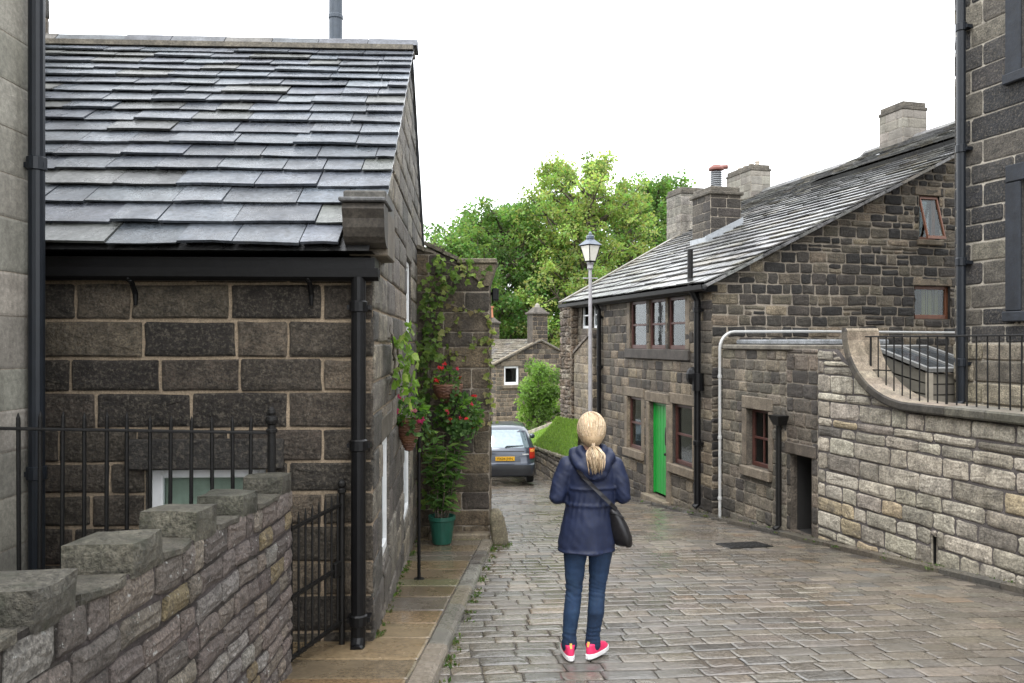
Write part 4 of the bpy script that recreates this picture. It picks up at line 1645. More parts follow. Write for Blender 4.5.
for k in range(22):
    p, q = e0r + SR * (SL * k / 22), e0r + SR * (SL * (k + 1.1) / 22)
    o_ = [p + W * -.17 - NR * .04, p + W * -.02 - NR * .04, q + W * -.02 - NR * .04, q + W * -.17 - NR * .04]
    mb.hexa(o_ + [x + NR * (.045) for x in o_], pick(PAL_SLATE2, rng))
mb.build('verge', M['slate'], ch)
mb = MB()
for k in range(22):
    p, q = e0r + W * 7.5 + (W * 3.6 + SR * SL) * (k / 22), e0r + W * 7.5 + (W * 3.6 + SR * SL) * ((k + 1.05) / 22)
    o_ = [p - W * .12 + NR * .02, p + W * .12 + NR * .02, q + W * .12 + NR * .02, q - W * .12 + NR * .02]
    mb.hexa(o_ + [x + NR * .07 for x in o_], (.13, .115, .09))
mb.build('verge', M['slate'], ch)


def stack(name, o, wx, wy, h, pal, mat, cap=True, seed=1, gap_=.006, ov=.025):
    """square chimney stack aligned with the cottage, o = centre of its foot"""
    mb = MB()
    for (u, n, w_, d_) in ((W, RN, wx, wy), (HG, -W, wy, wx)):
        f = Fr(V(o) + n * (d_ / 2) - u * (w_ / 2), u, n)
        masonry(mb, f, 0, w_, h - .2, 0, (.2, .28), (.3, .6), pal, seed, gap=gap_, prot=.008)
        f2 = Fr(V(o) - n * (d_ / 2) - u * (w_ / 2), u, -n)
        masonry(mb, f2, 0, w_, h - .2, 0, (.2, .28), (.3, .6), pal, seed + 1, gap=gap_, prot=.008)
    c = Fr(V(o), W, RN)
    mb.box(c, -wx / 2 + .02, wx / 2 - .02, 0, h - .1, -wy / 2 + .02, wy / 2 - .02, pal[0][1], 0)
    ob = mb.build(name, [mat, M['mortar_gray'], M['dark']], ch)
    if cap:
        m2 = MB()
        m2.box(c, -wx / 2 - ov, wx / 2 + ov, h - .2, h - .12, -wy / 2 - ov, wy / 2 + ov, (.08, .07, .055), bev=.015)
        m2.box(c, -wx / 2 + .01, wx / 2 - .01, h - .118, h, -wy / 2 + .01, wy / 2 - .01, (.1, .088, .07), bev=.015)
        m2.build('chimney_cap', M['grit'], ob)
    return ob


def roofpt(r, a, dz=0):
    return P0 + HG * r + W * a + V((0, 0, 1.0 + .49 * r + dz))


PAL_RENDER = [(1, (.19, .175, .15)), (1, (.165, .152, .13))]
s1 = stack('chimney', roofpt(3.05, 5.3, -.75), .9, .8, 1.95, [(3, (.045, .039, .033)), (2, (.075, .063, .05))], M['grit'], seed=121, gap_=.014, ov=.06)
cf = Fr(roofpt(3.05, 5.3, -.75), W, RN)
mb = MB()
top = roofpt(3.05, 5.3, -.75) + V((0, 0, 1.95))
for k in range(9):
    mb.lathe(top + V((0, 0, .0 + k * .05)), [(.11, 0), (.14, .012), (.14, .03), (.11, .045)], 14, (.2, .21, .22))
mb.build('flue_pot', M['cols'], s1)
mb = MB()
mb.lathe(top + V((0, 0, .46)), [(.1, 0), (.19, .02), (.19, .06), (.1, .14), (.02, .16)], 14, (.17, .06, .045))
mb.tube([top + V((.1, 0, .55)), top + V((.28, 0, .56))], .055, 8, (.17, .06, .045))
mb.build('cowl', M['cols'], s1)
mb = MB()
for sg in (-1, 1):
    p0_ = roofpt(2.85, 5.3 + sg * .0, 0)
c0 = Fr(roofpt(0, 0, 0), W, RN)
pA, pB = roofpt(2.5, 4.82, .06), roofpt(3.5, 4.82, .06)
mb.hexa([pA, pB, pB + W * .02, pA + W * .02, pA + V((0, 0, .2)), pB + V((0, 0, .2)), pB + W * .02 + V((0, 0, .2)), pA + W * .02 + V((0, 0, .2))], (.3, .32, .34))
pA, pB = roofpt(2.6, 4.8, .06), roofpt(2.6, 5.78, .06)
mb.hexa([pA, pB, pB + HG * .03, pA + HG * .03, pA + V((0, 0, .16)), pB + V((0, 0, .16)), pB + HG * .03 + V((0, 0, .16)), pA + HG * .03 + V((0, 0, .16))], (.3, .32, .34))
pA, pB = roofpt(2.4, 4.56, .055), roofpt(3.65, 4.56, .055)
mb.hexa([pA, pB, pB + W * .26, pA + W * .26, pA + NR * .02, pB + NR * .02, pB + W * .26 + NR * .02, pA + W * .26 + NR * .02], (.3, .32, .34))
mb.build('flashing', M['lead'], s1)
s2 = stack('chimney', roofpt(7.4, 11.0, -.6), 1.5, .7, 1.6, PAL_RENDER, M['ashlar'], seed=125, cap=True)
for k in range(4):
    mb = MB()
    mb.lathe(roofpt(7.4, 10.45 + k * .35, -.6) + V((0, 0, 1.6)), [(.08, 0), (.07, .1), (.085, .11), (.085, .14), (.05, .14)], 10, (.35, .3, .24))
    mb.build('chimney_pot', M['cols'], s2)
s3 = stack('chimney', roofpt(4.6, 9.9, -.4), .95, .8, 1.75, PAL_RENDER, M['grit'], seed=127)
s4 = stack('chimney', roofpt(7.5, 4.2, -.5), .8, .68, 1.58, PAL_RENDER, M['ashlar'], seed=129)

# gutter, downpipes and vent pipe
mb = MB()
prof = [(.955, .13), (.88, .14), (.85, .18), (.85, .22), (.88, .26), (.955, .27), (.955, .255), (.89, .245), (.87, .2), (.89, .155), (.955, .145)]
mb.loft([[FA.P(a, z, c) for (z, c) in prof] for a in (-.12, 3, 7.55)], (.5, .5, .5))
mb.box(FA, -.1, 7.5, .84, .95, -.05, .13, (.03, .03, .03))
mb.build('gutter', M['black'], ch)


def downpipe(F, a, ztop, zbot, c, r=.045, mat='black', parent=ch, name='downpipe', neck=True):
    mb = MB()
    pts = ([F.P(a + .02, ztop + .1, c + .1), F.P(a, ztop - .1, c)] if neck else [F.P(a, ztop, c)]) + [F.P(a, zbot + .08, c), F.P(a, zbot + .02, c + .06)]
    mb.tube(pts, r, 12)
    k = 0
    z = ztop - .3
    while z > zbot + .2:
        mb.lathe(F.P(a, z, c), [(r, 0), (r + .014, .006), (r + .014, .08), (r, .09)], 12)
        mb.box(F, a - .07, a + .07, z + .02, z + .06, .0, c)
        z -= 1.15
    mb.build(name, M[mat], parent)


downpipe(FA, .33, .8, ground(13.2) + .05, .1, .06)
mb = MB()
mb.tube([FA.P(.3, -.85, .1), FA.P(.3, -.55, .1)], .1, 12)
mb.ellipsoid(FA.P(.42, -.6, .14), .12, .12, .16, 10, 7)
mb.build('pipe_junction', M['black'], ch)
downpipe(FA, 5.05, .82, ground(18.3), .09, .05)
mb = MB()
mb.tube([FA.P(.33, .75, .1), FA.P(.45, .98, .16), FA.P(.55, 1.1, .12), FA.P(.55, 1.62, .12)], [.055, .055, .05, .05], 12)
mb.build('vent_pipe', M['rust'], ch)
# gable windows
w1 = window(ch, GA_, *gs_, .09, M['orangewood'], M['glass'], bars_v=0, bars_h=0, fw=.05, sill=(.06, .1), lintel=(.1, .16), stone_mat=M['dressed'], scol=DC, proud=.02)
mb = MB()
h = gs_
for (x0_, x1_, y0_, y1_) in ((.05, .11, .06, 1), (.89, .95, .06, 1), (.05, .95, .0, .07), (.05, .95, .93, 1)):
    P = lambda fx, fy, c: GA_.P(h[0] + (h[1] - h[0]) * fx, h[2] + (h[3] - h[2]) * fy, -.06 + (1 - fy) * .22 + c)
    mb.hexa([P(x0_, y0_, 0), P(x1_, y0_, 0), P(x1_, y0_, .04), P(x0_, y0_, .04), P(x0_, y1_, 0), P(x1_, y1_, 0), P(x1_, y1_, .04), P(x0_, y1_, .04)], (.3, .1, .05))
mb.build('casement', M['orangewood'], w1)
mb = MB()
mb.hexa([P(.1, .06, .01), P(.9, .06, .01), P(.9, .06, .016), P(.1, .06, .016), P(.1, .94, .01), P(.9, .94, .01), P(.9, .94, .016), P(.1, .94, .016)])
mb.build('casement_pane', M['glass'], w1)
w2 = window(ch, GA_, *gl2, .05, M['orangewood'], M['glass'], bars_v=0, bars_h=0, fw=.06, lintel=(.1, .13), stone_mat=M['dressed'], scol=DC, proud=.015)
mb = MB()
h = gl2
for k in range(6):
    x = h[0] + (h[1] - h[0]) * (.5 + k * .09)
    mb.poly([GA_.P(x, h[2] + .08, -.26 + .03 * (k % 2)), GA_.P(x + .06, h[2] + .08, -.26 + .03 * ((k + 1) % 2)), GA_.P(x + .06, h[3] - .06, -.26 + .03 * ((k + 1) % 2)), GA_.P(x, h[3] - .06, -.26 + .03 * (k % 2))], (.25, .24, .06))
mb.build('curtain_and_reflection', M['cols'], w2)  # olive strips stand for a green-yellow reflection in the glass, not cloth
# white pipe against the corner and across the gable
mb = MB()
b0_ = FR.P(.42, 0, .09)
pts = [V((b0_.x, b0_.y, ground(b0_.y) + .06)), V((b0_.x, b0_.y, -.12))]
s_ = V((b0_.x, b0_.y, -.12))
for k in range(1, 7):
    t_ = math.pi / 2 * k / 6
    pts.append(s_ + V((0, 0, .28 * math.sin(t_))) + (HG * .9 + RU * .1) * (.28 * (1 - math.cos(t_))))
pts.append(pts[-1] + HG * 1.2 + V((0, 0, .01)))
pts.append(pts[-1] + HG * 6.5 + V((0, 0, -.03)))
mb.tube(pts, .025, 12)
for k in (0.2, 1.2, 2.2):
    mb.lathe(V((b0_.x, b0_.y, -.4 - k)), [(.026, 0), (.035, .005), (.035, .05), (.026, .055)], 12)
mb.build('white_pipe', M['galv'], ch)

# ------------------------------------------------------------------ neighbour at the far end: pier, buttress wall, white sash
nb = empty('neighbour_house', V((FA.P(6.4, 0, 0).x, FA.P(6.4, 0, 0).y, ground(19.7))), 'weathered end house with white sash window under the shared roof, behind the lamp post', 'house')
mb = MB()
nw1, nw2 = hole(FA, 581, 589, 301, 328), hole(FA, 592, 601, 301, 328)
nw1 = (nw1[0], nw1[1], nw2[2], nw2[3])
masonry(mb, FA, 5.24, 7.45, .93, lambda a: -4, (.15, .22), (.2, .5), [(3, (.12, .10, .078)), (2, (.16, .135, .10)), (1, (.08, .07, .055))], 131, holes=[nw1, nw2], gap=.012, prot=.012, reveal=.1)
PE = Fr(FA.P(7.45, 0, 0), HG, W)
masonry(mb, PE, 0, 4, .9, -4, (.15, .22), (.2, .5), PAL_COT, 132, gap=.012)
mb.build('wall', [M['grit'], M['mortar_gray'], M['dark']], nb)
for h in (nw1, nw2):
    window(nb, FA, *h, .05, M['white'], M['glass'], bars_v=0, bars_h=1, fw=.05)
mb = MB()
PB = Fr(FA.P(0, 0, .2), W, RN)
masonry(mb, PB, 6.72, 7.5, .9, -4, (.08, .22), (.12, .4), [(2, (.085, .066, .048)), (2, (.12, .09, .062)), (1, (.15, .12, .09)), (1, (.2, .17, .13))], 133, gap=.012, prot=.03, face=.03, jit=.015, split=.3, wave=.05)
PS2 = Fr(FA.P(6.72, 0, 0), RN, -W)
masonry(mb, PS2, 0, .2, .9, -4, (.08, .22), (.1, .2), [(2, (.085, .066, .048)), (2, (.12, .09, .062)), (1, (.15, .12, .09))], 137, gap=.012, prot=.03, face=.02, jit=.012)
mb.build('stone_pier', [M['grit'], M['mortar_gray'], M['dark']], nb)
mb = MB()
BF = Fr(FA.P(0, 0, .16), W, RN)
masonry(mb, BF, 5.3, 6.55, lambda a: .2 - (a - 5.3) * .4, -4, (.14, .24), (.18, .45), [(3, (.19, .155, .105)), (2, (.15, .125, .09)), (1, (.24, .195, .13))], 134, gap=.014, prot=.012, jit=.01, wave=.02)
BS = Fr(FA.P(6.55, 0, .16), -RN, W)
masonry(mb, BS, 0, .2, -.3, -4, (.14, .24), (.1, .2), PAL_COT, 135)
BN = Fr(FA.P(5.3, 0, -.04), RN, -W)
masonry(mb, BN, 0, .2, .2, -4, (.14, .24), (.1, .2), PAL_COT, 136)
for k in range(4):
    a = 5.28 + k * .32
    z = .2 - (a - 5.3) * .4
    mb.hexa([FA.P(a, z, -.02), FA.P(a + .33, z - .13, -.02), FA.P(a + .33, z - .13, .2), FA.P(a, z, .2), FA.P(a, z + .07, -.02), FA.P(a + .33, z - .06, -.02), FA.P(a + .33, z - .06, .2), FA.P(a, z + .07, .2)], (.12, .1, .08))
mb.build('buttress', [M['grit'], M['mortar_gray'], M['dark']], nb)

# ------------------------------------------------------------------ outbuilding with the small dark doorway
ob = empty('outbuilding', V((FR.P(1.5, 0, 0).x, FR.P(1.5, 0, 0).y, ground(12))), 'low flat-roofed stone outbuilding with a small window and dark open doorway', 'outbuilding')
mb = MB()
ow = hole(FR, 747, 769, 410, 468)
gyr = lambda a: ground(FR.o.y + FR.u.y * a) - .15
masonry(mb, FR, .36, 2.15, -.13, gyr, (.15, .2), (.17, .36), [(3, (.14, .12, .09)), (3, (.10, .088, .068)), (1.5, (.185, .155, .112)), (1, (.06, .052, .043))], 141, holes=[ow], gap=.014, prot=.014, face=.006, reveal=.13, quoin=(.25, .4))
dw = hole(FR, 791, 812, 456, 531)
dw = (dw[0], dw[1], ground(11.1) + .05, dw[3])
masonry(mb, FR, 2.15, 2.86, -.10, gyr, (.17, .24), (.2, .4), [(3, (.05, .043, .036)), (2, (.085, .07, .055)), (1, (.13, .105, .08))], 142, holes=[dw], gap=.014, prot=.014, reveal=.1, back=1.0)  # sooty stones; the darker side beside the lit front is put into their colour
OS_ = Fr(FR.P(.36, 0, 0), HG, W)
masonry(mb, OS_, 0, 1.7, -.13, -3.2, (.15, .2), (.17, .36), PAL_COT, 143)
mb.build('wall', [M['grit'], M['mortar_gray'], M['dark']], ob)
mb = MB()
mb.box(FR, .3, 2.3, -.125, -.05, -1.7, .05, (.15, .135, .11), bev=.015)
mb.box(FR, .35, 2.2, -.046, .03, -1.7, -.25, (.2, .21, .22), bev=.015)
mb.build('roof', M['dressed'], ob)
owd = window(ob, FR, *ow, .09, M['redwood'], M['glass'], bars_v=1, bars_h=1, fw=.05, sill=(.1, .15), lintel=(.12, .2), stone_mat=M['dressed'], scol=(.14, .115, .085), proud=.03)
for sgn, a_ in ((1, ow[0] - .003), (-1, ow[1] + .003)):
    mb = MB()
    x0_, x1_ = sorted((a_, a_ - sgn * .12))
    mb.box(FR, x0_, x1_, ow[2], ow[3], -.09, .025, (.13, .105, .078), bev=.012)
    mb.build('jamb', M['dressed'], owd)
mb = MB()
mb.box(FR, dw[0] - .12, dw[1] + .1, dw[3] + .003, dw[3] + .17, -.1, .03, (.085, .07, .055), bev=.012)
mb.build('lintel', M['dressed'], ob)
mb = MB()
ax = 2.08
mb.hexa([FR.P(ax - .05, -1.2, .02), FR.P(ax + .09, -1.2, .02), FR.P(ax + .09, -1.2, .15), FR.P(ax - .05, -1.2, .15), FR.P(ax - .11, -1.06, .0), FR.P(ax + .15, -1.06, .0), FR.P(ax + .15, -1.06, .2), FR.P(ax - .11, -1.06, .2)])
mb.tube([FR.P(ax + .02, -1.2, .1), FR.P(ax, -1.35, .09), FR.P(ax, ground(11.5) + .12, .09), FR.P(ax, ground(11.5) + .07, .16)], .042, 12)
mb.build('downpipe', M['rust'], ob)
# ------------------------------------------------------------------ pale retaining wall with swept coping
rwl = empty('retaining_wall', V((FR.P(6, 0, 0).x, FR.P(6, 0, 0).y, ground(7.7))), 'pale rubble retaining wall with a swept dark coping along the right side', 'wall')
T0, T1, ZH, ZL = 3.44, 4.6, .12, -.80


def sweep(t):
    if t <= T0:
        return ZH
    if t >= T1:
        return ZL
    k = (T1 - t) / (T1 - T0)
    return ZH - (ZH - ZL) * math.sqrt(max(0, 1 - k * k))


mb = MB()
slit = (4.86, 4.94, -2.46, -2.14)
masonry(mb, FR, 2.86, 13, lambda t: -.10 if t < 3.42 else sweep(t) - .02, gyr, (.11, .24), (.22, .66), PAL_PALE, 151, holes=[slit], gap=.023, prot=.017, face=.009, jit=.008, split=.07, wave=.012, rnd=.022, reveal=.02)
n = 30
for i in range(n):
    t0_, t1_ = 2.86 + (13 - 2.86) * i / n, 2.86 + (13 - 2.86) * (i + 1) / n
    f0, f1 = (lambda t: -.10 if t < 3.42 else sweep(t) - .02)(t0_), (lambda t: -.10 if t < 3.42 else sweep(t) - .02)(t1_)
    mb.poly([FR.P(t0_, -3, -.34), FR.P(t1_, -3, -.34), FR.P(t1_, f1, -.34), FR.P(t0_, f0, -.34)], (.25, .2, .15), 0)
mb.build('wall', [M['pale'], M['mortar_purple'], M['dark']], rwl)
mb = MB()
path = [(T0, ZH + .05), (T0, ZH + .02)]
for k in range(0, 13):
    th = math.pi / 2 * k / 12
    path.append((T1 - (T1 - T0) * math.cos(th), ZH - (ZH - ZL) * math.sin(th)))
for k in range(1, 17):
    path.append((T1 + k * .52, ZL))
rings = []
for i, (t, z) in enumerate(path):
    p, q = path[max(0, i - 1)], path[min(len(path) - 1, i + 1)]
    dx, dz = q[0] - p[0], q[1] - p[1]
    l = math.hypot(dx, dz)
    nx, nz = -dz / l, dx / l
    if nz < 0:
        nx, nz = -nx, -nz
    if i < 3:
        nx, nz = 1.0, 0.0
    th_ = .105 if i else .06
    if i == 0:
        t += .022
    o_ = [(0, .075), (.02, .085), (th_ - .02, .085), (th_, .07), (th_ + .004, -.2), (th_, -.40), (th_ - .02, -.41), (0, -.41)]
    rings.append([FR.P(t + nx * h_, z + nz * h_, c_ + .006 * noise.noise(V((t * 3, z * 3, h_ * 20)))) for (h_, c_) in o_])
for i in range(len(rings) - 1):
    swept = i < 15
    top_c = pick([(2, (.235, .195, .145)), (1, (.20, .165, .125))] if swept else [(2, (.17, .155, .125)), (1, (.14, .128, .105))], rng, .1)  # lit look of the top and inner faces put into a paler colour
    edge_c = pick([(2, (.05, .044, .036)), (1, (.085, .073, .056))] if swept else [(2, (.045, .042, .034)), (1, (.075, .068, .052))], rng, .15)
    r0_ = rings[i] if swept else [p.lerp(q, .012) for p, q in zip(rings[i], rings[i + 1])]
    r1_ = rings[i + 1]
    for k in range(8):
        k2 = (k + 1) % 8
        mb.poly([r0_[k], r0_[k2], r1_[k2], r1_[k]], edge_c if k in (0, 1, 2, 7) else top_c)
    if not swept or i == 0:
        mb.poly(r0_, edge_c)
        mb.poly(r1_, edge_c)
mb.build('coping', M['dressed'], rwl)

# terrace behind it
mb = MB()
tz = -.83
mb.poly([FR.P(-.2, tz, -.1), FR.P(2.6, tz, -.1), FR.P(3.26, tz, -.33), FR.P(13, tz, -.33), FR.P(13, tz, -12), FR.P(-1, tz, -12)], (.16, .14, .11))
o = mb.build('terrace', M['dressed'])
o['kind'] = 'structure'

rr = empty('iron_railing', V((FR.P(5, 0, -.15).x, FR.P(5, 0, -.15).y, ZL + .1)), 'plain black bar railing standing on the swept coping of the pale retaining wall', 'railing')
mb = MB()
mb.box(FR, 3.62, 12, .052, .07, -.17, -.13, bev=.003)
mb.build('rail', M['rust'], rr)
mb = MB()
mb.box(FR, 3.72, 4.05, -.36, -.345, -.16, -.14)
mb.build('rail', M['rust'], rr)
k = 0
while 3.7 + k * .135 < 11.9:
    t = 3.7 + k * .135 + rng.uniform(-.005, .005)
    mb = MB()
    mb.tube([FR.P(t, sweep(t) + .05, -.15), FR.P(t + rng.uniform(-.006, .006), .055, -.15)], .0085 if k % 9 else .014, 8)
    mb.build('bar', M['rust'], rr)
    k += 1

# cold frame on the terrace
cfm = empty('cold_frame', V((FR.P(3.6, 0, -.95).x, FR.P(3.6, 0, -.95).y, tz)), 'pale wooden garden cold frame with a dark glazed lid behind the railing', 'cold frame')
mb = MB()
a0_, a1_, c0_, c1_ = 3.2, 4.15, -1.45, -.62
zt0, zt1 = -.10, -.36        # high at the far side
def cz(a):
    return zt0 + (zt1 - zt0) * (a - a0_) / (a1_ - a0_)
for (p, q) in (((a0_, c0_), (a1_, c0_)), ((a1_, c0_), (a1_, c1_)), ((a1_, c1_), (a0_, c1_)), ((a0_, c1_), (a0_, c0_))):
    for j in range(3):
        f0, f1 = j / 3 + .02, (j + 1) / 3 - .02
        A = lambda s, f: FR.P(s[0], tz + .05 + (cz(s[0]) - .03 - tz - .05) * f, s[1])
        mb.poly([A(p, f0), A(q, f0), A(q, f1), A(p, f1)], pick([(1, (.15, .138, .115))], rng, .1))
for (a, c) in ((a0_, c0_), (a1_, c0_), (a1_, c1_), (a0_, c1_)):
    mb.box(FR, a - .03, a + .03, tz, cz(a) - .02, c - .03, c + .03, (.3, .27, .22))
mb.box(FR, a0_ + .02, a1_ - .02, tz + .02, zt1 - .1, c0_ + .02, c1_ - .02, (.03, .025, .02))
mb.build('box', M['cols'], cfm)
mb = MB()
def LP(a, c, h_):
    return FR.P(a, cz(a) + h_, c)
cm = (c0_ + c1_) / 2
for (x0_, x1_, y0_, y1_) in ((a0_ - .04, a1_ + .04, c0_ - .04, c0_ + .02), (a0_ - .04, a1_ + .04, c1_ - .02, c1_ + .04), (a0_ - .04, a0_ + .02, c0_ + .02, c1_ - .02), (a1_ - .02, a1_ + .04, c0_ + .02, c1_ - .02), (a0_ + .02, a1_ - .02, cm - .025, cm + .025)):
    mb.hexa([LP(x0_, y0_, 0), LP(x1_, y0_, 0), LP(x1_, y1_, 0), LP(x0_, y1_, 0), LP(x0_, y0_, .045), LP(x1_, y0_, .045), LP(x1_, y1_, .045), LP(x0_, y1_, .045)], (.12, .12, .115))
lid = mb.build('lid', M['cols'], cfm)
mb = MB()
mb.poly([LP(a0_, c0_, .02), LP(a1_, c0_, .02), LP(a1_, c1_, .02), LP(a0_, c1_, .02)])
mb.build('pane', plain_mat('dark glazing', (.03, .035, .04), rough=.08, spec=.6), lid)

# ------------------------------------------------------------------ tall house at the right edge
th = empty('tall_house', V((5.40, 9.7, tz)), 'tall black gritstone house at the right edge with a blue grey downpipe', 'house')
TQ = Fr((5.40, 9.7, 0), RU, RN)
mb = MB()
tw1 = (.93, 1.85, .34, 1.78)
tw2 = (.93, 1.85, 3.0, 4.6)
masonry(mb, TQ, 0, 9, 8.2, -.02, (.2, .31), (.4, .95), PAL_RIGHT, 161, holes=[tw1, tw2], gap=.02, prot=.012, face=.004, jit=.004, quoin=(.42, .25), reveal=.12)
masonry(mb, TQ, 0, 9, -.02, tz - .1, (.2, .3), (.5, 1.1), [(1, (.22, .19, .14)), (1, (.17, .15, .11)), (.5, (.1, .09, .07))], 162, gap=.018, prot=.03, face=.004, quoin=(.42, .3))
TN = Fr((5.40, 9.7, 0), HG, W)
masonry(mb, TN, 0, 7, 8.2, tz - .1, (.2, .31), (.4, .9), PAL_RIGHT, 163, gap=.02, prot=.012, face=.004, quoin=(.3, .5))
mb.poly([TQ.P(9, -2, 0), TQ.P(9, 8.2, 0), TQ.P(9, 8.2, -7), TQ.P(9, -2, -7)], (.06, .05, .04), 0)
mb.build('wall', [M['soot'], M['mortar_pale'], M['dark']], th)
mb = MB()
mb.hexa([TQ.P(-.2, 8.2, .25), TQ.P(9.2, 8.2, .25), TQ.P(9.2, 8.2, -7.2), TQ.P(-.2, 8.2, -7.2), TQ.P(-.2, 10.5, -3.4), TQ.P(9.2, 10.5, -3.4), TQ.P(9.2, 10.5, -3.6), TQ.P(-.2, 10.5, -3.6)], (.1, .105, .11))
mb.build('roof', M['slate'], th)
for i, h in enumerate((tw1, tw2)):
    wd = window(th, TQ, *h, .08, M['white'], M['glass'], bars_v=1, bars_h=1, fw=.06, sill=(.2, .12), lintel=(.2, .2), stone_mat=M['dressed'], scol=(.016, .019, .025), proud=.03)
    for sgn, a_ in ((1, h[0] - .003), (-1, h[1] + .003)):
        mb = MB()
        x0_, x1_ = sorted((a_, a_ - sgn * .2))
        mb.box(TQ, x0_, x1_, h[2], h[3], -.08, .03, (.014, .017, .023), bev=.012)
        mb.build('jamb', M['dressed'], wd)
mb = MB()
mb.tube([TQ.P(.18, 8.1, .09), TQ.P(.18, tz + .12, .09), TQ.P(.18, tz + .06, .15)], .05, 14)
for z in (5.6, 3.7, 2.25, .9, -.3):
    mb.lathe(TQ.P(.18, z, .09), [(.05, 0), (.064, .006), (.064, .09), (.05, .1)], 14)
    mb.box(TQ, .09, .27, z + .02, z + .06, 0, .09)
mb.build('downpipe', M['navyiron'], th)

# ------------------------------------------------------------------ lamp post
lp0 = V((1.67, 17.0, ground(17)))
lp = empty('lamp_post', lp0, 'slim grey street lamp post with a four sided lantern in front of the long cottage', 'lamp post')
mb = MB()
zt = 1.55
mb.tube([lp0, V((lp0.x, lp0.y, lp0.z + 1.1))], [.075, .07], 16)
mb.lathe(V((lp0.x, lp0.y, lp0.z + 1.1)), [(.07, 0), (.075, .02), (.05, .08)], 16)
mb.tube([V((lp0.x, lp0.y, lp0.z + 1.15)), V((lp0.x, lp0.y, zt))], [.045, .036], 14)
mb.lathe(V((lp0.x, lp0.y, zt - .02)), [(.042, 0), (.065, .03), (.06, .1), (.085, .14), (.04, .18)], 14)
mb.tube([V((lp0.x - .16, lp0.y, zt - .2)), V((lp0.x + .16, lp0.y, zt - .2))], .012, 8)
mb.build('post', plain_mat('gray lamp paint', (.30, .29, .30), rough=.45, var=.12), lp)
yaw = R(35)
LX, LY = V((math.cos(yaw), math.sin(yaw), 0)), V((-math.sin(yaw), math.cos(yaw), 0))
lb, lh_ = V((lp0.x, lp0.y, zt + .16)), .34
def LQ(x, y, z):
    return lb + LX * x + LY * y + V((0, 0, z))
mb = MB()
b0_, t0_ = .08, .15
for sx, sy in ((1, 1), (1, -1), (-1, -1), (-1, 1)):
    mb.tube([LQ(sx * b0_, sy * b0_, 0), LQ(sx * t0_, sy * t0_, lh_)], .011, 6)
for hh, s in ((0, b0_), (lh_, t0_)):
    for (p, q) in (((1, 1), (1, -1)), ((1, -1), (-1, -1)), ((-1, -1), (-1, 1)), ((-1, 1), (1, 1))):
        mb.tube([LQ(p[0] * s, p[1] * s, hh), LQ(q[0] * s, q[1] * s, hh)], .012, 6)
mb.hexa([LQ(-b0_, -b0_, -.02), LQ(b0_, -b0_, -.02), LQ(b0_, b0_, -.02), LQ(-b0_, b0_, -.02), LQ(-b0_, -b0_, .01), LQ(b0_, -b0_, .01), LQ(b0_, b0_, .01), LQ(-b0_, b0_, .01)])
lan = mb.build('lantern', M['black'], lp)
mb = MB()
s = .985
mb.hexa([LQ(-b0_ * s, -b0_ * s, .012), LQ(b0_ * s, -b0_ * s, .012), LQ(b0_ * s, b0_ * s, .012), LQ(-b0_ * s, b0_ * s, .012), LQ(-t0_ * s, -t0_ * s, lh_ - .01), LQ(t0_ * s, -t0_ * s, lh_ - .01), LQ(t0_ * s, t0_ * s, lh_ - .01), LQ(-t0_ * s, t0_ * s, lh_ - .01)])
mb.build('pane', plain_mat('frosted lamp glass', (.72, .70, .62), rough=.25, var=.06), lan)
mb = MB()
r2 = .18
mb.hexa([LQ(-r2, -r2, lh_ + .008), LQ(r2, -r2, lh_ + .008), LQ(r2, r2, lh_ + .008), LQ(-r2, r2, lh_ + .008), LQ(-.06, -.06, lh_ + .13), LQ(.06, -.06, lh_ + .13), LQ(.06, .06, lh_ + .13), LQ(-.06, .06, lh_ + .13)])
mb.lathe(LQ(0, 0, lh_ + .13), [(.075, 0), (.085, .02), (.085, .07), (.06, .09), (.03, .1), (.04, .12), (.012, .17)], 12)
mb.build('lantern_roof', plain_mat('blue gray metal', (.09, .11, .14), rough=.35), lan)

# ------------------------------------------------------------------ lawn with its low wall, path edge
A_, B_, C_, E_, D_ = ray(531, 448, 23.3), ray(577, 464, 18.9), ray(578, 420, 19.2), ray(557, 418, 20.6), ray(520, 438, 28.5)
E2_ = ray(568, 420, 26.0)
mb = MB()
corner = [(A_, B_, C_, E_), (A_, A_.lerp(D_, .5), D_, E_)]
lawn_pts = []
rng = random.Random(171)
n = 14
for (p, q, r_, s) in ((A_, B_, C_, E_), ):
    pass
def lawn(u, v):
    """u along the wall A to B, v from the wall up the bank"""
    lo = A_.lerp(B_, u)
    hi = E_.lerp(C_, u)
    p = lo.lerp(hi, v)
    p.z += .04 * noise.noise(V((p.x * .8, p.y * .8, 0))) 
    return p
vs = [lawn(i / n, j / n) for j in range(n + 1) for i in range(n + 1)]
fs = [(j * (n + 1) + i, j * (n + 1) + i + 1, (j + 1) * (n + 1) + i + 1, (j + 1) * (n + 1) + i) for j in range(n) for i in range(n)]
mb.add(vs, fs, (.05, .1, .02))
mb.poly([A_, E_, E2_, D_])
mb.poly([A_, D_, D_ + V((-.5, -1.5, -.3)), A_ + V((-.4, .2, -.3))])
o = mb.build('lawn', plain_mat('lawn soil', (.085, .17, .02), rough=.9, var=.35, scale=3, bump=.3), smooth=True)
o['kind'] = 'structure'
mb = MB()
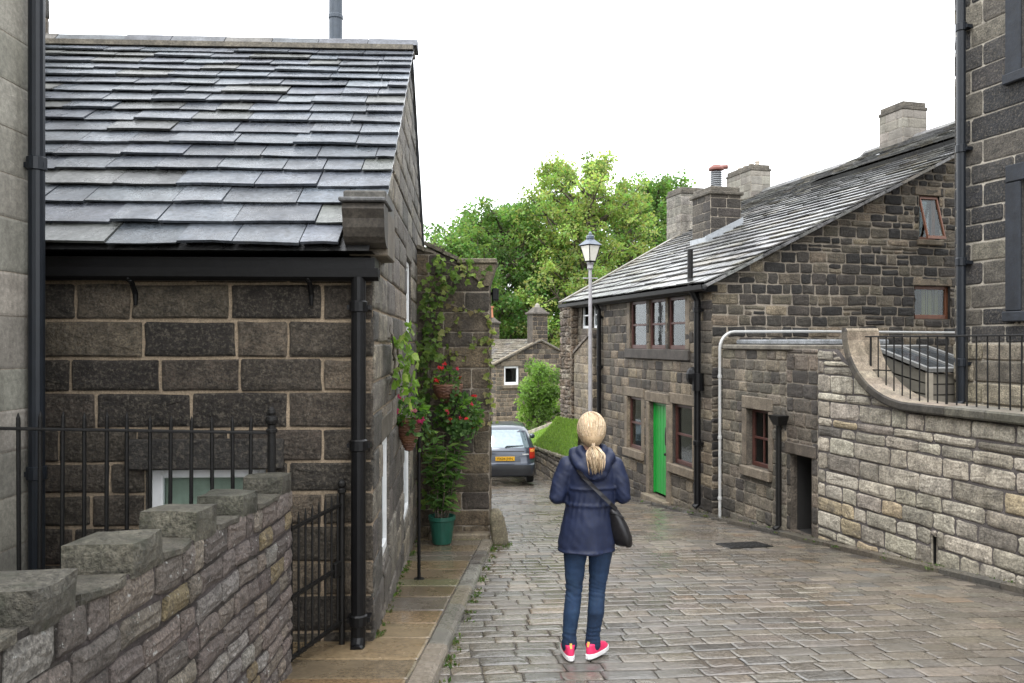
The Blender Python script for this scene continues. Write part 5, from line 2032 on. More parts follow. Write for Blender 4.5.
for _ in range(9000):
    u, v = rng.random(), rng.random()
    p = lawn(u, v) if rng.random() < .8 else (A_.lerp(E_, u)).lerp(D_.lerp(E2_, u), v)
    h_ = rng.uniform(.03, .075)
    d = V((rng.uniform(-.4, .4), rng.uniform(-.4, .4), 1)).normalized() * h_
    s = V((rng.uniform(-1, 1), rng.uniform(-1, 1), 0)).normalized() * .012
    mb.poly([p - s, p + s, p + d], pick([(3, (.15, .24, .045)), (2, (.19, .29, .055)), (1, (.22, .29, .08))], rng, .2))
o = mb.build('grass', M['leaf'])
tag(o, 'short bright green grass on the small sloping lawn', 'grass', kind='stuff')
lw_ = empty('lawn_wall', V((B_.x, B_.y, ground(18.6))), 'low mossy rubble wall holding up the lawn beside the parked car', 'wall')
mb = MB()
wu = (B_ - A_)
wl_ = math.hypot(wu.x, wu.y)
wuh = V((wu.x / wl_, wu.y / wl_, 0))
WF = Fr(V((A_.x, A_.y, 0)), wuh, V((-wuh.y, wuh.x, 0)) * (-1 if V((-wuh.y, wuh.x, 0)).dot(V((0, -1, 0))) < 0 and False else 1))
nn = V((wuh.y, -wuh.x, 0))
if nn.dot(V((-1, -1, 0))) < 0:
    nn = -nn
WF.n = nn
wtop = lambda a: A_.z + (B_.z - A_.z) * a / wl_ + .03
masonry(mb, WF, -.3, wl_ + .5, wtop, -4.1, (.1, .2), (.18, .5), [(3, (.16, .135, .10)), (2, (.11, .095, .075)), (1, (.21, .175, .12))], 172, gap=.02, prot=.02, face=.012, jit=.012, wave=.03)
for k in range(9):
    a = -.3 + k * (wl_ + .8) / 9
    rough_block(mb, WF, a, a + (wl_ + .8) / 9 - .02, wtop(a) - .02, wtop(a + .3) + .08, -.28, .05, pick([(1, (.17, .15, .105)), (1, (.12, .115, .07))], rng), rng, .02)
mb.build('wall', [M['garden'], M['mortar_purple'], M['dark']], lw_)
mb = MB()
for k in range(7):
    p, q = D_.lerp(E2_, k / 7), D_.lerp(E2_, (k + .97) / 7)
    ff = Fr(p, (q - p).normalized())
    mb.box(ff, 0, (q - p).length, -.1, .12, -.12, .1, pick([(1, (.3, .27, .21))], rng, .15), bev=.02)
o = mb.build('path_edging', M['dressed'])
o.name = 'path'
o['kind'] = 'structure'

# ------------------------------------------------------------------ far cottage
fc0 = V((1.2, 34, -3.9))
fc = empty('far_cottage', fc0, 'small far stone cottage with end chimney and white window beyond the parked car', 'cottage')
RD = V((-.46, .89, 0)).normalized()
GD = V((.89, .46, 0)).normalized()
FG = Fr((1.2, 34, 0), GD, -RD)
mb = MB()
fw = hole(FG, 504, 519, 366, 385)
ft = lambda a: .0 - .45 * abs(a)
masonry(mb, FG, -2.1, 2.4, ft, -4.2, (.14, .22), (.22, .5), PAL_COT, 181, holes=[fw], gap=.02, prot=.014, reveal=.12)
FS = Fr(FG.P(-2.1, 0, 0), RD, -GD)
masonry(mb, FS, 0, 5, -.96, -4.2, (.14, .22), (.22, .5), PAL_COT, 182, gap=.02, prot=.014)
mb.poly([FG.P(2.4, -4, -.02), FG.P(2.4, -1, -.02), FG.P(2.4, -1, -5), FG.P(2.4, -4, -5)], (.1, .08, .06), 0)
mb.build('wall', [M['grit'], M['mortar_tan'], M['dark']], fc)
mb = MB()
s_ = (GD * 2.25 + V((0, 0, 1.01))).normalized()
nn_ = V((-s_.z * GD.x, -s_.z * GD.y, math.hypot(s_.x, s_.y)))
slates(mb, FG.P(-2.25, -.98, .1), RD, s_, nn_, lambda q: (0, 5.2), 2.47, lambda k: .27 - .08 * k, (.3, .6), [(2, (.17, .15, .12)), (1, (.13, .125, .12)), (1, (.2, .18, .15))], 183)
s2_ = (-GD * 2.5 + V((0, 0, 1.1))).normalized()
mb.hexa([FG.P(2.5, -1.1, .1), FG.P(2.5, -1.1, -5.1), FG.P(0, .05, -5.1), FG.P(0, .05, .1), FG.P(2.5, -1.04, .1), FG.P(2.5, -1.04, -5.1), FG.P(0, .11, -5.1), FG.P(0, .11, .1)], (.15, .135, .11))
mb.poly([FG.P(-2.2, -1.0, .1), FG.P(-2.2, -1.0, -5.1), FG.P(0, .02, -5.1), FG.P(0, .02, .1)], (.03, .03, .03))
mb.build('roof', M['slate'], fc)
mb = MB()
for sg in (-1, 1):
    ob_ = [(0, .03), (sg * 2.2, .03 - .45 * 2.2)]
    mb.hexa([FG.P(0, .0, -.1), FG.P(sg * 2.25, -1.0, -.1), FG.P(sg * 2.25, -1.0, .06), FG.P(0, .0, .06), FG.P(0, .12, -.1), FG.P(sg * 2.25, -.9, -.1), FG.P(sg * 2.25, -.9, .06), FG.P(0, .12, .06)], (.2, .17, .125))
mb.build('gable_coping', M['dressed'], fc)
for (aa, dep, hh, pot) in ((0.0, -.25, 1.35, False), (0.0, -4.9, 1.05, True)):
    mb = MB()
    c = Fr(FG.P(aa, 0, dep), GD, -RD)
    for (f, w_) in ((Fr(c.P(-.36, 0, .26), GD, -RD), .72), (Fr(c.P(-.36, 0, -.26), RD * -1, -GD), .0), ):
        if w_:
            masonry(mb, f, 0, w_, hh - .2, -.3, (.16, .22), (.2, .4), PAL_SOOT, 185, gap=.016)
    mb.box(c, -.35, .35, -.4, hh - .2, -.26, .255, (.06, .05, .04), 0)
    mb.box(c, -.42, .42, hh - .2, hh - .1, -.34, .34, (.07, .06, .05), bev=.02)
    mb.hexa([c.P(-.36, hh - .1, .28), c.P(.36, hh - .1, .28), c.P(.36, hh - .1, -.28), c.P(-.36, hh - .1, -.28), c.P(-.15, hh + .12, .12), c.P(.15, hh + .12, .12), c.P(.15, hh + .12, -.12), c.P(-.15, hh + .12, -.12)], (.075, .065, .055))
    chm = mb.build('chimney', [M['soot'], M['mortar_tan'], M['dark']], fc)
    mb = MB()
    if pot:
        mb.lathe(c.P(0, hh + .1, 0), [(.17, 0), (.15, .1), (.13, .45), (.17, .47), (.17, .55), (.1, .55)], 14, (.4, .16, .08))
    else:
        mb.lathe(c.P(0, hh + .1, 0), [(.13, 0), (.1, .12), (.03, .2)], 12, (.2, .18, .15))
    mb.build('chimney_pot', M['cols'], chm)
window(fc, FG, *fw, .05, M['white'], M['glass'], bars_v=0, bars_h=0, fw=.09, sill=(.1, .14), lintel=(.15, .2), stone_mat=M['dressed'], scol=(.15, .125, .09), proud=.03)

# ------------------------------------------------------------------ bush and trees
def bush(name, label, o, r, n, size, pal, seed):
    rng = random.Random(seed)
    b = empty(name, V(o), label, 'bush')
    mb, st = MB(), MB()
    clumps = []
    for _ in range(46):
        d = rnd_unit(rng)
        d.z = abs(d.z) * 1.0
        k = rng.uniform(.35, 1.18)
        p = V(o) + V((d.x * r[0] * k, d.y * r[1] * k, d.z * r[2] * k * 1.9 + .1))
        clumps.append(p)
        st.tube([V(o), V(o).lerp(p, .5) + rnd_unit(rng) * .1, p], [.03, .018, .006], 5, (.1, .08, .05))
    for c in clumps:
        cc = pick(pal, rng, .3)
        rr_ = rng.uniform(.14, .38) * r[2]
        leaf_blob(mb, rng, c, (rr_, rr_, rr_), n // 46, size, [(3, cc), (1, tuple(x * 1.3 for x in cc))], .2, .3)
    mb.build('foliage', M['leaf'], b)
    st.build('stem', M['bark'], b)


bb_ = ray(540, 424, 28.5)
bush('round_bush', 'rounded light green bush on the lawn in front of the far cottage', (bb_.x, bb_.y + .6, bb_.z - .15), (1.0, .8, 1.05), 7500, .11, [(3, (.13, .215, .05)), (2, (.17, .26, .065)), (1, (.09, .155, .035))], 191)


def tree(label, x, y, H, crown_r, crown_lo, pal, seed, nleaf=9000, leaf=.3, dens=1.0, open_=.0, group='trees behind the cottages'):
    rng = random.Random(seed)
    z0 = ground(y) - .1
    t = empty('tree', V((x, y, z0)), label, 'tree', group)
    st, mb = MB(), MB()
    tips = []
    top = V((x, y, z0 + H))
    trunk = [V((x, y, z0)) + V((rng.uniform(-.2, .2), rng.uniform(-.2, .2), 0)) * k + V((0, 0, H * .85 * k / 7)) for k in range(8)]
    st.tube(trunk, [.36 - .045 * k for k in range(8)], 10, (.1, .08, .06))
    cz0 = z0 + crown_lo
    def env(z):
        f = (z - cz0) / (z0 + H - cz0)
        if f < 0 or f > 1:
            return 0
        return crown_r * math.sqrt(max(0, 1 - (abs(f - .42) / .6) ** 2.3))
    nb = 64
    for i in range(nb):
        f = (i + rng.random()) / nb
        zt_ = cz0 + (z0 + H - cz0) * (f ** .9)
        a = i * 2.4 + rng.uniform(-.5, .5)
        rr_ = env(zt_) * rng.uniform(.62, 1.08)
        tip = V((x + math.cos(a) * rr_, y + math.sin(a) * rr_, zt_ + rng.uniform(-.3, .4)))
        k = max(0, min(6.9, (zt_ - rr_ * .7 - z0) / (H * .85) * 7))
        s = trunk[int(k)].lerp(trunk[int(k) + 1], k % 1) if k < 7 else trunk[7]
        mid = s.lerp(tip, .55) + V((0, 0, rng.uniform(-.1, .35) * rr_ * .3)) + rnd_unit(rng) * .25
        st.tube([s, s.lerp(mid, .5) + rnd_unit(rng) * .15, mid, tip], [.12, .09, .06, .02], 6, (.1, .08, .06))
        pts = [tip]
        for q in range(7):
            w_ = mid.lerp(tip, rng.uniform(-.35, 1)) + rnd_unit(rng) * rr_ * rng.uniform(.12, .4)
            st.tube([mid.lerp(tip, .3), w_], [.035, .01], 5, (.1, .08, .06))
            pts.append(w_)
        tips += pts
    per = max(4, int(nleaf / len(tips)))
    for p in tips:
        if rng.random() < open_:
            continue
        cc = pick(pal, rng, .32)
        rr_ = rng.uniform(.3, .75)
        for _ in range(int(per * rng.uniform(.4, 1.6))):
            d = rnd_unit(rng)
            q = p + V((d.x * rr_, d.y * rr_, d.z * rr_ * .75)) * rng.random() ** .5
            mb.leaf(q, d + rnd_unit(rng) + V((0, 0, -.25)), rnd_unit(rng) + V((0, 0, .9)), leaf * rng.uniform(.6, 1.3), tuple(ch_ * rng.uniform(.8, 1.2) for ch_ in cc), w=.4)
    st.build('trunk', M['bark'], t)
    mb.build('crown', M['leaf'], t)


TG = [(3, (.125, .21, .058)), (2, (.095, .17, .048)), (1.5, (.17, .26, .075))]
TY = [(3, (.245, .315, .095)), (2, (.195, .27, .08)), (1, (.30, .355, .125))]
TD = [(3, (.065, .135, .032)), (2, (.09, .17, .04)), (1, (.12, .21, .05))]
tree('airy yellow green tree, tallest of the crowns above the lamp post', 3.9, 43, 14.0, 4.2, 3.0, TY, 201, 42000, .17)
tree('dense mid green tree rising above the porch wall and far cottage', -.6, 44, 11.7, 4.6, 1.2, TG, 202, 42000, .17)
tree('bushy green tree showing between the yellow green crown and the roof chimneys', 8.6, 48, 13.9, 4.2, 2.5, TG, 203, 32000, .19)
tree('smaller green tree at the left, just over the top of the creeper', -3.3, 41, 9.3, 2.8, 1.5, TG, 204, 22000, .16)
tree('dark green tree filling the gap low behind the lamp post and far chimneys', 2.6, 53, 13.5, 5.6, .8, TD, 205, 26000, .25)
tree('dark green tree mostly hidden behind the long cottage roof', 8.4, 58, 14.5, 5.5, 1.0, TD, 206, 18000, .25)
tree('dark tree deep behind the far cottage roof and its chimney pot', -2.4, 55, 12.5, 4.5, .8, TD, 207, 16000, .25)

# weeds and moss tufts at the foot of the walls
mb = MB()
rng = random.Random(401)
spots = []
for _ in range(70):
    t = rng.choice([rng.uniform(-3, 3), rng.uniform(2.8, 8)])
    p = FR.P(t, 0, rng.uniform(.0, .03) + (.2 if rng.random() < .35 else 0.012))
    spots.append((p.x, p.y, ground(p.y) + .03))
for _ in range(34):
    a = rng.uniform(0, 4.8)
    p = LGF.P(a, 0, .03)
    spots.append((p.x, p.y, ground(p.y) + .075))
for _ in range(14):
    spots.append((-.12 + rng.uniform(-.2, .12), 10.3 + rng.uniform(-.1, .12), ground(10.3) + .01))
for _ in range(40):
    b = rng.uniform(-.5, 5.5)
    p = KF.P(.16 + rng.uniform(0, .05), b, 0)
    spots.append((p.x, p.y, p.z + .002))
for (x, y, z) in spots:
    for k in range(rng.randint(5, 14)):
        d = V((rng.uniform(-1, 1), rng.uniform(-1, 1), rng.uniform(.3, 1.3)))
        mb.leaf(V((x + rng.uniform(-.04, .04), y + rng.uniform(-.04, .04), z)), d, rnd_unit(rng), rng.uniform(.015, .05), pick([(2, (.06, .11, .025)), (1, (.10, .15, .04)), (1, (.12, .11, .05))], rng, .25), w=.25)
o = mb.build('weeds', M['leaf'])
tag(o, 'small green weeds growing along the feet of the walls and kerbs', 'weeds', kind='stuff')

# ------------------------------------------------------------------ car
car = empty('parked_car', V((-.17, 19.7, ground(19.7))), 'silver grey hatchback seen from behind with a yellow rear plate beyond the porch wall', 'car', rz=R(3))
car.scale = (.92, .92, .95)
CFm = V((0, 0, 0))


def rrect(hw, y0, y1, rr, z, n=7):
    pts = []
    r_ = min(rr, hw * .95)
    for (cx, cy, a0) in ((hw - r_, y0 + r_, -90), (hw - r_, y1 - r_, 0), (-hw + r_, y1 - r_, 90), (-hw + r_, y0 + r_, 180)):
        for k in range(n):
            a = R(a0 + 90 * k / (n - 1))
            pts.append(V((cx + r_ * math.cos(a), cy + r_ * math.sin(a), z)))
    return pts


lv = [(.24, .76, .08, 4.05, .2), (.3, .81, .0, 4.12, .22), (.48, .83, -.05, 4.18, .25), (.56, .835, -.04, 4.18, .25), (.60, .825, .03, 4.15, .25), (.78, .84, .03, 4.05, .28),
      (.90, .835, .05, 3.8, .3), (.97, .82, .09, 3.35, .32), (1.0, .80, .11, 3.1, .32), (1.2, .73, .24, 2.7, .32), (1.38, .655, .38, 2.35, .3), (1.47, .6, .50, 2.1, .3), (1.52, .5, .68, 1.9, .3), (1.53, .2, 1.0, 1.6, .18)]
cb = MB()
cb.loft([rrect(hw, y0, y1, rr, z) for (z, hw, y0, y1, rr) in lv])
silver = plain_mat('silver blue car paint', (.045, .055, .075), rough=.28, metal=.35, var=.05, coat=.6)


def car_part(mb, name, mat, parent=None, smooth=False):
    return mb.build(name, mat, parent or car, base=V((0, 0, 0)), smooth=smooth)


cbo = car_part(cb, 'body', silver, smooth=True)


def level(z):
    for i in range(len(lv) - 1):
        if lv[i][0] <= z <= lv[i + 1][0]:
            f = (z - lv[i][0]) / (lv[i + 1][0] - lv[i][0])
            return [lv[i][k] + (lv[i + 1][k] - lv[i][k]) * f for k in range(5)]
    return list(lv[-1])


def rear_patch(mb, x0, x1, z0, z1, off, nx=6, nz=5, c=(.5, .5, .5), taper=0.0):
    g = []
    for j in range(nz + 1):
        z = z0 + (z1 - z0) * j / nz
        L = level(z)
        row = []
        for i in range(nx + 1):
            x = (x0 + (x1 - x0) * i / nx) * (1 - taper * j / nz)
            # follow the rounded corner
            xe = abs(x) - (L[1] - L[4])
            y = L[2] + (L[4] - math.sqrt(max(0, L[4] ** 2 - min(xe, L[4] * .98) ** 2)) if xe > 0 else 0)
            row.append(V((x, y - off, z)))
        g.append(row)
    vs = [p for r_ in g for p in r_]
    mb.add(vs, [(j * (nx + 1) + i, j * (nx + 1) + i + 1, (j + 1) * (nx + 1) + i + 1, (j + 1) * (nx + 1) + i) for j in range(nz) for i in range(nx)], c)


cglass = plain_mat('car glass', (.2, .26, .29), rough=.06, metal=.3, spec=1.0, coat=1.0)
mb = MB(); rear_patch(mb, -.66, .66, 1.0, 1.43, .008, 10, 6, taper=.16)
rg = car_part(mb, 'rear_window', cglass, smooth=True)
mb = MB()
mb.tube([V((.02, .1, 1.01)), V((.05, .085, 1.04)), V((.5, .12, 1.05))], [.02, .014, .008], 6)
car_part(mb, 'wiper', M['black'], rg)
for sg in (-1, 1):
    mb = MB(); rear_patch(mb, sg * .66, sg * .82, .72, .98, .008, 5, 5)
    tl = car_part(mb, 'tail_light', plain_mat('red lamp lens', (.42, .015, .015), rough=.15, coat=1), smooth=True)
    mb = MB(); rear_patch(mb, sg * .68, sg * .81, .89, .96, .012, 4, 2)
    car_part(mb, 'indicator_lens', plain_mat('orange lamp lens', (.6, .2, .05), rough=.15, coat=1), tl)
    # side windows
    mb = MB()
    g = []
    for j in range(5):
        z = 1.02 + .36 * j / 4
        L = level(z)
        g.append([V((sg * (L[1] + .006), L[2] + .55 + (L[3] - 1.1 - L[2] - .55) * i / 6, z)) for i in range(7)])
    mb.add([p for r_ in g for p in r_], [(j * 7 + i, j * 7 + i + 1, (j + 1) * 7 + i + 1, (j + 1) * 7 + i) for j in range(4) for i in range(6)])
    car_part(mb, 'side_window', cglass, smooth=True)
    mb = MB()
    mb.ellipsoid(V((sg * .93, 2.75, 1.0)), .1, .06, .075, 10, 7)
    car_part(mb, 'wing_mirror', silver, smooth=True)
    for wy in (.72, 3.3):
        mb = MB()
        mb.lathe(V((sg * .62, wy, .3)), [(.2, .0), (.285, .005), (.305, .03), (.305, .16), (.285, .19), (.2, .195)], 28, x=V((0, 1, 0)), y=V((0, 0, 1)), z=V((sg, 0, 0)))
        wh = car_part(mb, 'wheel', plain_mat('tyre rubber', (.018, .018, .018), rough=.85))
        mb = MB()
        mb.lathe(V((sg * .81, wy, .3)), [(.2, -.02), (.2, .008), (.16, -.005), (.05, .012), (.02, .014)], 24, x=V((0, 1, 0)), y=V((0, 0, 1)), z=V((sg, 0, 0)))
        car_part(mb, 'rim', M['galv'], wh)
        mb = MB()
        ar = [V((sg * (.842 if z_ < .6 else .848), wy + .36 * math.cos(R(a)), .3 + .36 * math.sin(R(a)))) for a in range(0, 181, 15) for z_ in (.3 + .36 * math.sin(R(a)),)]
        for i in range(len(ar) - 1):
            mb.poly([V((ar[i].x, wy, .24)), ar[i], ar[i + 1]])
        car_part(mb, 'wheel_arch', M['dark'])
mb = MB(); rear_patch(mb, -.8, .8, .30, .56, .012, 12, 4)
bp_ = car_part(mb, 'bumper', plain_mat('dark bumper', (.03, .032, .036), rough=.5), smooth=True)
mb = MB(); rear_patch(mb, -.8, .8, .565, .60, .02, 12, 2)
car_part(mb, 'bumper_strip', silver, bp_, smooth=True)
mb = MB(); rear_patch(mb, -.42, .42, .63, .82, .006, 8, 3)
hn = car_part(mb, 'tailgate_recess', plain_mat('tailgate panel paint', (.1, .115, .14), rough=.35, coat=.5), smooth=True)  # tailgate panel in a paler tone than the body paint
mb = MB(); rear_patch(mb, -.64, .64, .90, .915, .006, 8, 1)
car_part(mb, 'tailgate_seam', M['dark'], smooth=True)
mb = MB(); rear_patch(mb, .47, .64, .82, .85, .008, 3, 1)
car_part(mb, 'badge_strip', M['galv'], smooth=True)
mb = MB()
fr_ = Fr((0, .005, .725), (1, 0, 0), (0, -1, 0))
mb.box(fr_, -.26, .26, -.055, .055, 0, .012, bev=.004)
pl = car_part(mb, 'number_plate', plain_mat('yellow plate', (.72, .40, .02), rough=.4, var=.03))
text_mesh('lettering', 'FX04 JHN', .1, M['black'], pl, (0, -.0085, .722), (R(90), 0, 0), .001)
# ------------------------------------------------------------------ the walker, seen from behind
PXW, PYW = .538, 5.4
pz = ground(PYW) + .018
pe = empty('person', V((PXW, PYW, pz)), 'woman standing on the setts in navy hooded jacket, jeans and pink trainers, back turned', 'person')
pe.scale = (.985, .985, .98)

skin = plain_mat('skin', (.55, .33, .24), rough=.5, var=.06)
b = MB()
# head with face, neck
b.ellipsoid((0, .0, 1.575), .076, .093, .108, 20, 14)
b.ellipsoid((0, .035, 1.525), .058, .065, .07, 16, 10)
b.capsule((0, .092, 1.575), (0, .108, 1.548), .011, .016)
b.capsule((-.022, .088, 1.513), (.022, .088, 1.513), .011, .011)
b.ellipsoid((0, .078, 1.482), .024, .022, .018)
for s in (-1, 1):
    b.ellipsoid((s * .079, -.005, 1.56), .012, .022, .034)
    b.ellipsoid((s * .031, .083, 1.588), .015, .01, .009)
    b.capsule((s * .018, .088, 1.607), (s * .045, .08, 1.607), .009, .007)
b.capsule((0, -.015, 1.36), (0, -.005, 1.50), .058, .05)


def ell(z, rx, ry, x=0.0, y=0.0, n=24):
    return [V((x + rx * math.cos(2 * math.pi * k / n), y + ry * math.sin(2 * math.pi * k / n), z)) for k in range(n)]


b.loft([ell(.76, .15, .11, -.025), ell(.88, .155, .115, -.02), ell(1.05, .125, .095), ell(1.2, .145, .105), ell(1.32, .16, .10), ell(1.39, .09, .07)])
LEGS = [((-.112, .0, .80), (-.118, .012, .47), (-.135, -.012, .33), (-.152, .0, .09)), ((.064, .0, .80), (.042, .02, .47), (.032, -.006, .33), (.013, .02, .09))]
for hip, kn, cf_, an in LEGS:
    b.capsule(hip, kn, .07, .046)
    b.capsule(kn, cf_, .046, .042)
    b.capsule(cf_, an, .042, .022)
    b.capsule(an, (an[0], an[1] + .10, .045), .022, .022)
ARMS = [((-.165, -.005, 1.325), (-.228, -.03, 1.12), (-.085, .20, 1.10)), ((.155, -.005, 1.325), (.205, -.03, 1.125), (.075, .205, 1.115))]
for sh, el, wr in ARMS:
    b.capsule(sh, el, .048, .038)
    b.capsule(el, wr, .038, .026)
# hands folded round a small camera held at the waist
for s, (sh, el, wr) in zip((-1, 1), ARMS):
    w_ = V(wr)
    pc = w_ + V((-s * .01, .07, .012))
    b.capsule(w_, pc, .024, .026)
    b.capsule(pc + V((0, 0, .02)), pc + V((0, .02, -.02)), .02, .02)
    for k in range(4):
        f0 = pc + V((s * .004, .022, .03 - .021 * k))
        L = (.036, .042, .04, .032)[k]
        f1 = f0 + V((-s * .012, L * .8, .004))
        f2 = f1 + V((-s * L * .75, L * .1, 0))
        b.capsule(f0, f1, .0105, .0095, 10)
        b.capsule(f1, f2, .0095, .008, 10)
    t0 = pc + V((-s * .018, -.005, .026))
    t1 = t0 + V((-s * .022, .022, .016))
    b.capsule(t0, t1, .012, .0105, 10)
    b.capsule(t1, t1 + V((-s * .02, .014, 0)), .0105, .009, 10)
bo = remesh(b, 'body', .0075, skin, pe, 3)

# jacket
jk = MB()
jk.loft([ell(.742, .192, .148, -.037, .0), ell(.80, .196, .148, -.036), ell(.92, .182, .138, -.027), ell(1.04, .166, .127, -.012), ell(1.075, .163, .123, -.008),
         ell(1.12, .167, .126, -.004), ell(1.22, .176, .130), ell(1.31, .184, .122), ell(1.355, .168, .105), ell(1.40, .11, .088), ell(1.44, .085, .08)])
for s, (sh, el, wr) in zip((-1, 1), ARMS):
    e_ = V(el) + V((s * .012, 0, 0))
    jk.capsule(V(sh) + V((0, 0, -.005)), V(sh).lerp(e_, .5) + V((s * .008, -.004, 0)), .07, .064)
    jk.capsule(V(sh).lerp(e_, .5) + V((s * .008, -.004, 0)), e_, .064, .056)
    jk.capsule(e_, V(wr).lerp(e_, .1), .056, .042)
# hood lying on the shoulders: a thick rolled rim and a hanging bag
hp = [(-.095, .06, 1.42), (-.118, .0, 1.42), (-.125, -.06, 1.39), (-.088, -.118, 1.345), (-.01, -.145, 1.31), (.075, -.125, 1.34), (.122, -.06, 1.395), (.118, .0, 1.42), (.095, .06, 1.42)]
for i in range(len(hp) - 1):
    jk.capsule(hp[i], hp[i + 1], .034 + .006 * math.sin(i * 2.3), .034 + .006 * math.sin(i * 2.3 + 2.3))
jk.ellipsoid((0, -.105, 1.34), .125, .065, .07)
jk.ellipsoid((0, -.128, 1.29), .10, .034, .05)
jk.capsule((-.085, -.118, 1.30), (.03, -.148, 1.275), .014, .018)
jk.capsule((.10, -.108, 1.32), (.0, -.15, 1.265), .014, .016)
jk.capsule((-.06, -.10, 1.395), (.05, -.115, 1.375), .018, .02)
for i in range(len(hp) - 1):
    if 1 <= i <= 6:
        p, q = V(hp[i]), V(hp[i + 1])
        jk.capsule(p.lerp(V((0, -.05, 1.42)), .35) + V((0, 0, .03)), q.lerp(V((0, -.05, 1.42)), .35) + V((0, 0, .03)), .03, .03)
# belt casing
nj = 24
bl = ell(1.07, .164, .124, -.008)
for k in range(nj):
    jk.capsule(bl[k], bl[(k + 1) % nj], .010, .010, 8)
# hem and yoke seams
hm = ell(.752, .193, .149, -.037)
for k in range(nj):
    jk.capsule(hm[k], hm[(k + 1) % nj], .009, .009, 8)
yk = [(x, -.128, 1.185 + .004 * math.sin(x * 20)) for x in (-.15, -.1, -.05, 0, .05, .1, .15)]
for i in range(6):
    x0_, x1_ = yk[i], yk[i + 1]
    f = lambda p: (p[0], -math.sqrt(max(0, 1 - (p[0] / .182) ** 2)) * .131, p[2])
    jk.capsule(f(x0_), f(x1_), .008, .008, 8)


def folds(c):
    a = math.atan2(c.y, c.x)
    w_ = 0
    # gathers above and below the belt, creases at the elbows, soft drape lower down
    g = math.exp(-((c.z - 1.07) / .075) ** 2)
    w_ += g * .0022 * math.sin(a * 19 + 5 * noise.noise(c * 6))
    w_ += .007 * noise.noise(V((c.x * 6, c.y * 6, c.z * 9)))
    w_ += .0036 * noise.noise(V((c.x * 20 + c.z * 9, c.y * 20, c.z * 16)))
    if c.z < 1.05:
        w_ += .006 * math.sin(a * 5 + c.z * 4) * (1.05 - c.z) / .3
    if abs(c.x) > .16 and 1.06 < c.z < 1.3:
        w_ += .004 * noise.noise(V((c.x * 14, c.y * 14, c.z * 34 + c.x * 30)))
    return w_


navy = surf_mat('navy waxed jacket', (.0068, .0122, .037), var=.2, vscale=10, fine=90, bump=.2, bdist=.004, rough=(.5, .72), spec=.4)
remesh(jk, 'jacket', .0085, navy, pe, 3, folds)

# jeans
jn = MB()
jn.loft([ell(.735, .12, .10, -.022), ell(.80, .158, .118, -.024), ell(.95, .15, .11, -.02)])
for i, (hip, kn, cf_, an) in enumerate(LEGS):
    hp_ = V(hip) + V((.0, 0, -.06))
    jn.capsule(hp_, V(kn), .084, .058)
    jn.capsule(V(kn), V(cf_), .058, .057)
    jn.capsule(V(cf_), V(an) + V((0, 0, .06)), .058, .047)
    jn.capsule(V(an) + V((0, 0, .06)), V(an) + V((0, .012, -.01)), .05, .055)


def jfold(c):
    k = .0035 * noise.noise(V((c.x * 12, c.y * 12, c.z * 26)))
    for z in (.47, .16):
        k += .0022 * math.exp(-((c.z - z) / .07) ** 2) * math.sin(c.z * 190 + 9 * noise.noise(c * 9) + c.x * 40)
    return k


denim = surf_mat('blue denim', (.009, .025, .06), var=.3, vscale=5, fine=140, bump=.15, bdist=.003, rough=(.7, .9), blotch=(.022, .052, .10), blotch_amt=(.52, .75), blotch_scale=6)
jo = remesh(jn, 'jeans', .008, denim, pe, 3, jfold)
# back pockets' seams and side seams are lost under the jacket

# trainers
pinkm = plain_mat('neon pink mesh', (.72, .03, .12), rough=.55, var=.12, scale=60)
whitem = plain_mat('white foam sole', (.72, .70, .70), rough=.5, var=.05)
for (hip, kn, cf_, an), ang in zip(LEGS, (6, -36)):
    A_r = R(ang)
    fx, fy = V((math.cos(A_r), math.sin(A_r), 0)), V((-math.sin(A_r), math.cos(A_r), 0))
    o_ = V((an[0], an[1], 0))
    def SP(x, y, z):
        return o_ + fx * x + fy * y + V((0, 0, z))
    def foot(z, sx, y0, y1, n=22):
        pts = []
        for k in range(n):
            t_ = 2 * math.pi * k / n
            yy = math.sin(t_)
            wd_ = sx * (.80 + .26 * max(0, yy) * (1 - .35 * max(0, yy)))
            pts.append(SP(wd_ * math.copysign(abs(math.cos(t_)) ** .8, math.cos(t_)), (y0 + y1) / 2 + (y1 - y0) / 2 * yy, z))
        return pts
    up_ = MB()
    up_.loft([foot(.018, .047, -.07, .185), foot(.04, .049, -.073, .182), foot(.06, .047, -.071, .155), foot(.078, .045, -.069, .10), foot(.092, .044, -.067, .06), foot(.10, .043, -.064, .05)])
    sh = up_.build('trainer', pinkm, pe, base=V((0, 0, 0)), smooth=True)
    so_ = MB()
    so_.loft([foot(.0, .046, -.075, .19), foot(.006, .052, -.081, .195), foot(.028, .051, -.081, .193), foot(.036, .047, -.075, .188)])
    so_.build('sole', whitem, sh, base=V((0, 0, 0)), smooth=False)
    tab = MB()
    tab.hexa([SP(-.007, -.07, .085), SP(.007, -.07, .085), SP(.007, -.062, .085), SP(-.007, -.062, .085), SP(-.006, -.066, .118), SP(.006, -.066, .118), SP(.01, -.058, .118), SP(-.01, -.058, .118)])
    tab.build('heel_tab', plain_mat('yellow heel tab', (.75, .45, .12), rough=.5), sh, base=V((0, 0, 0)))

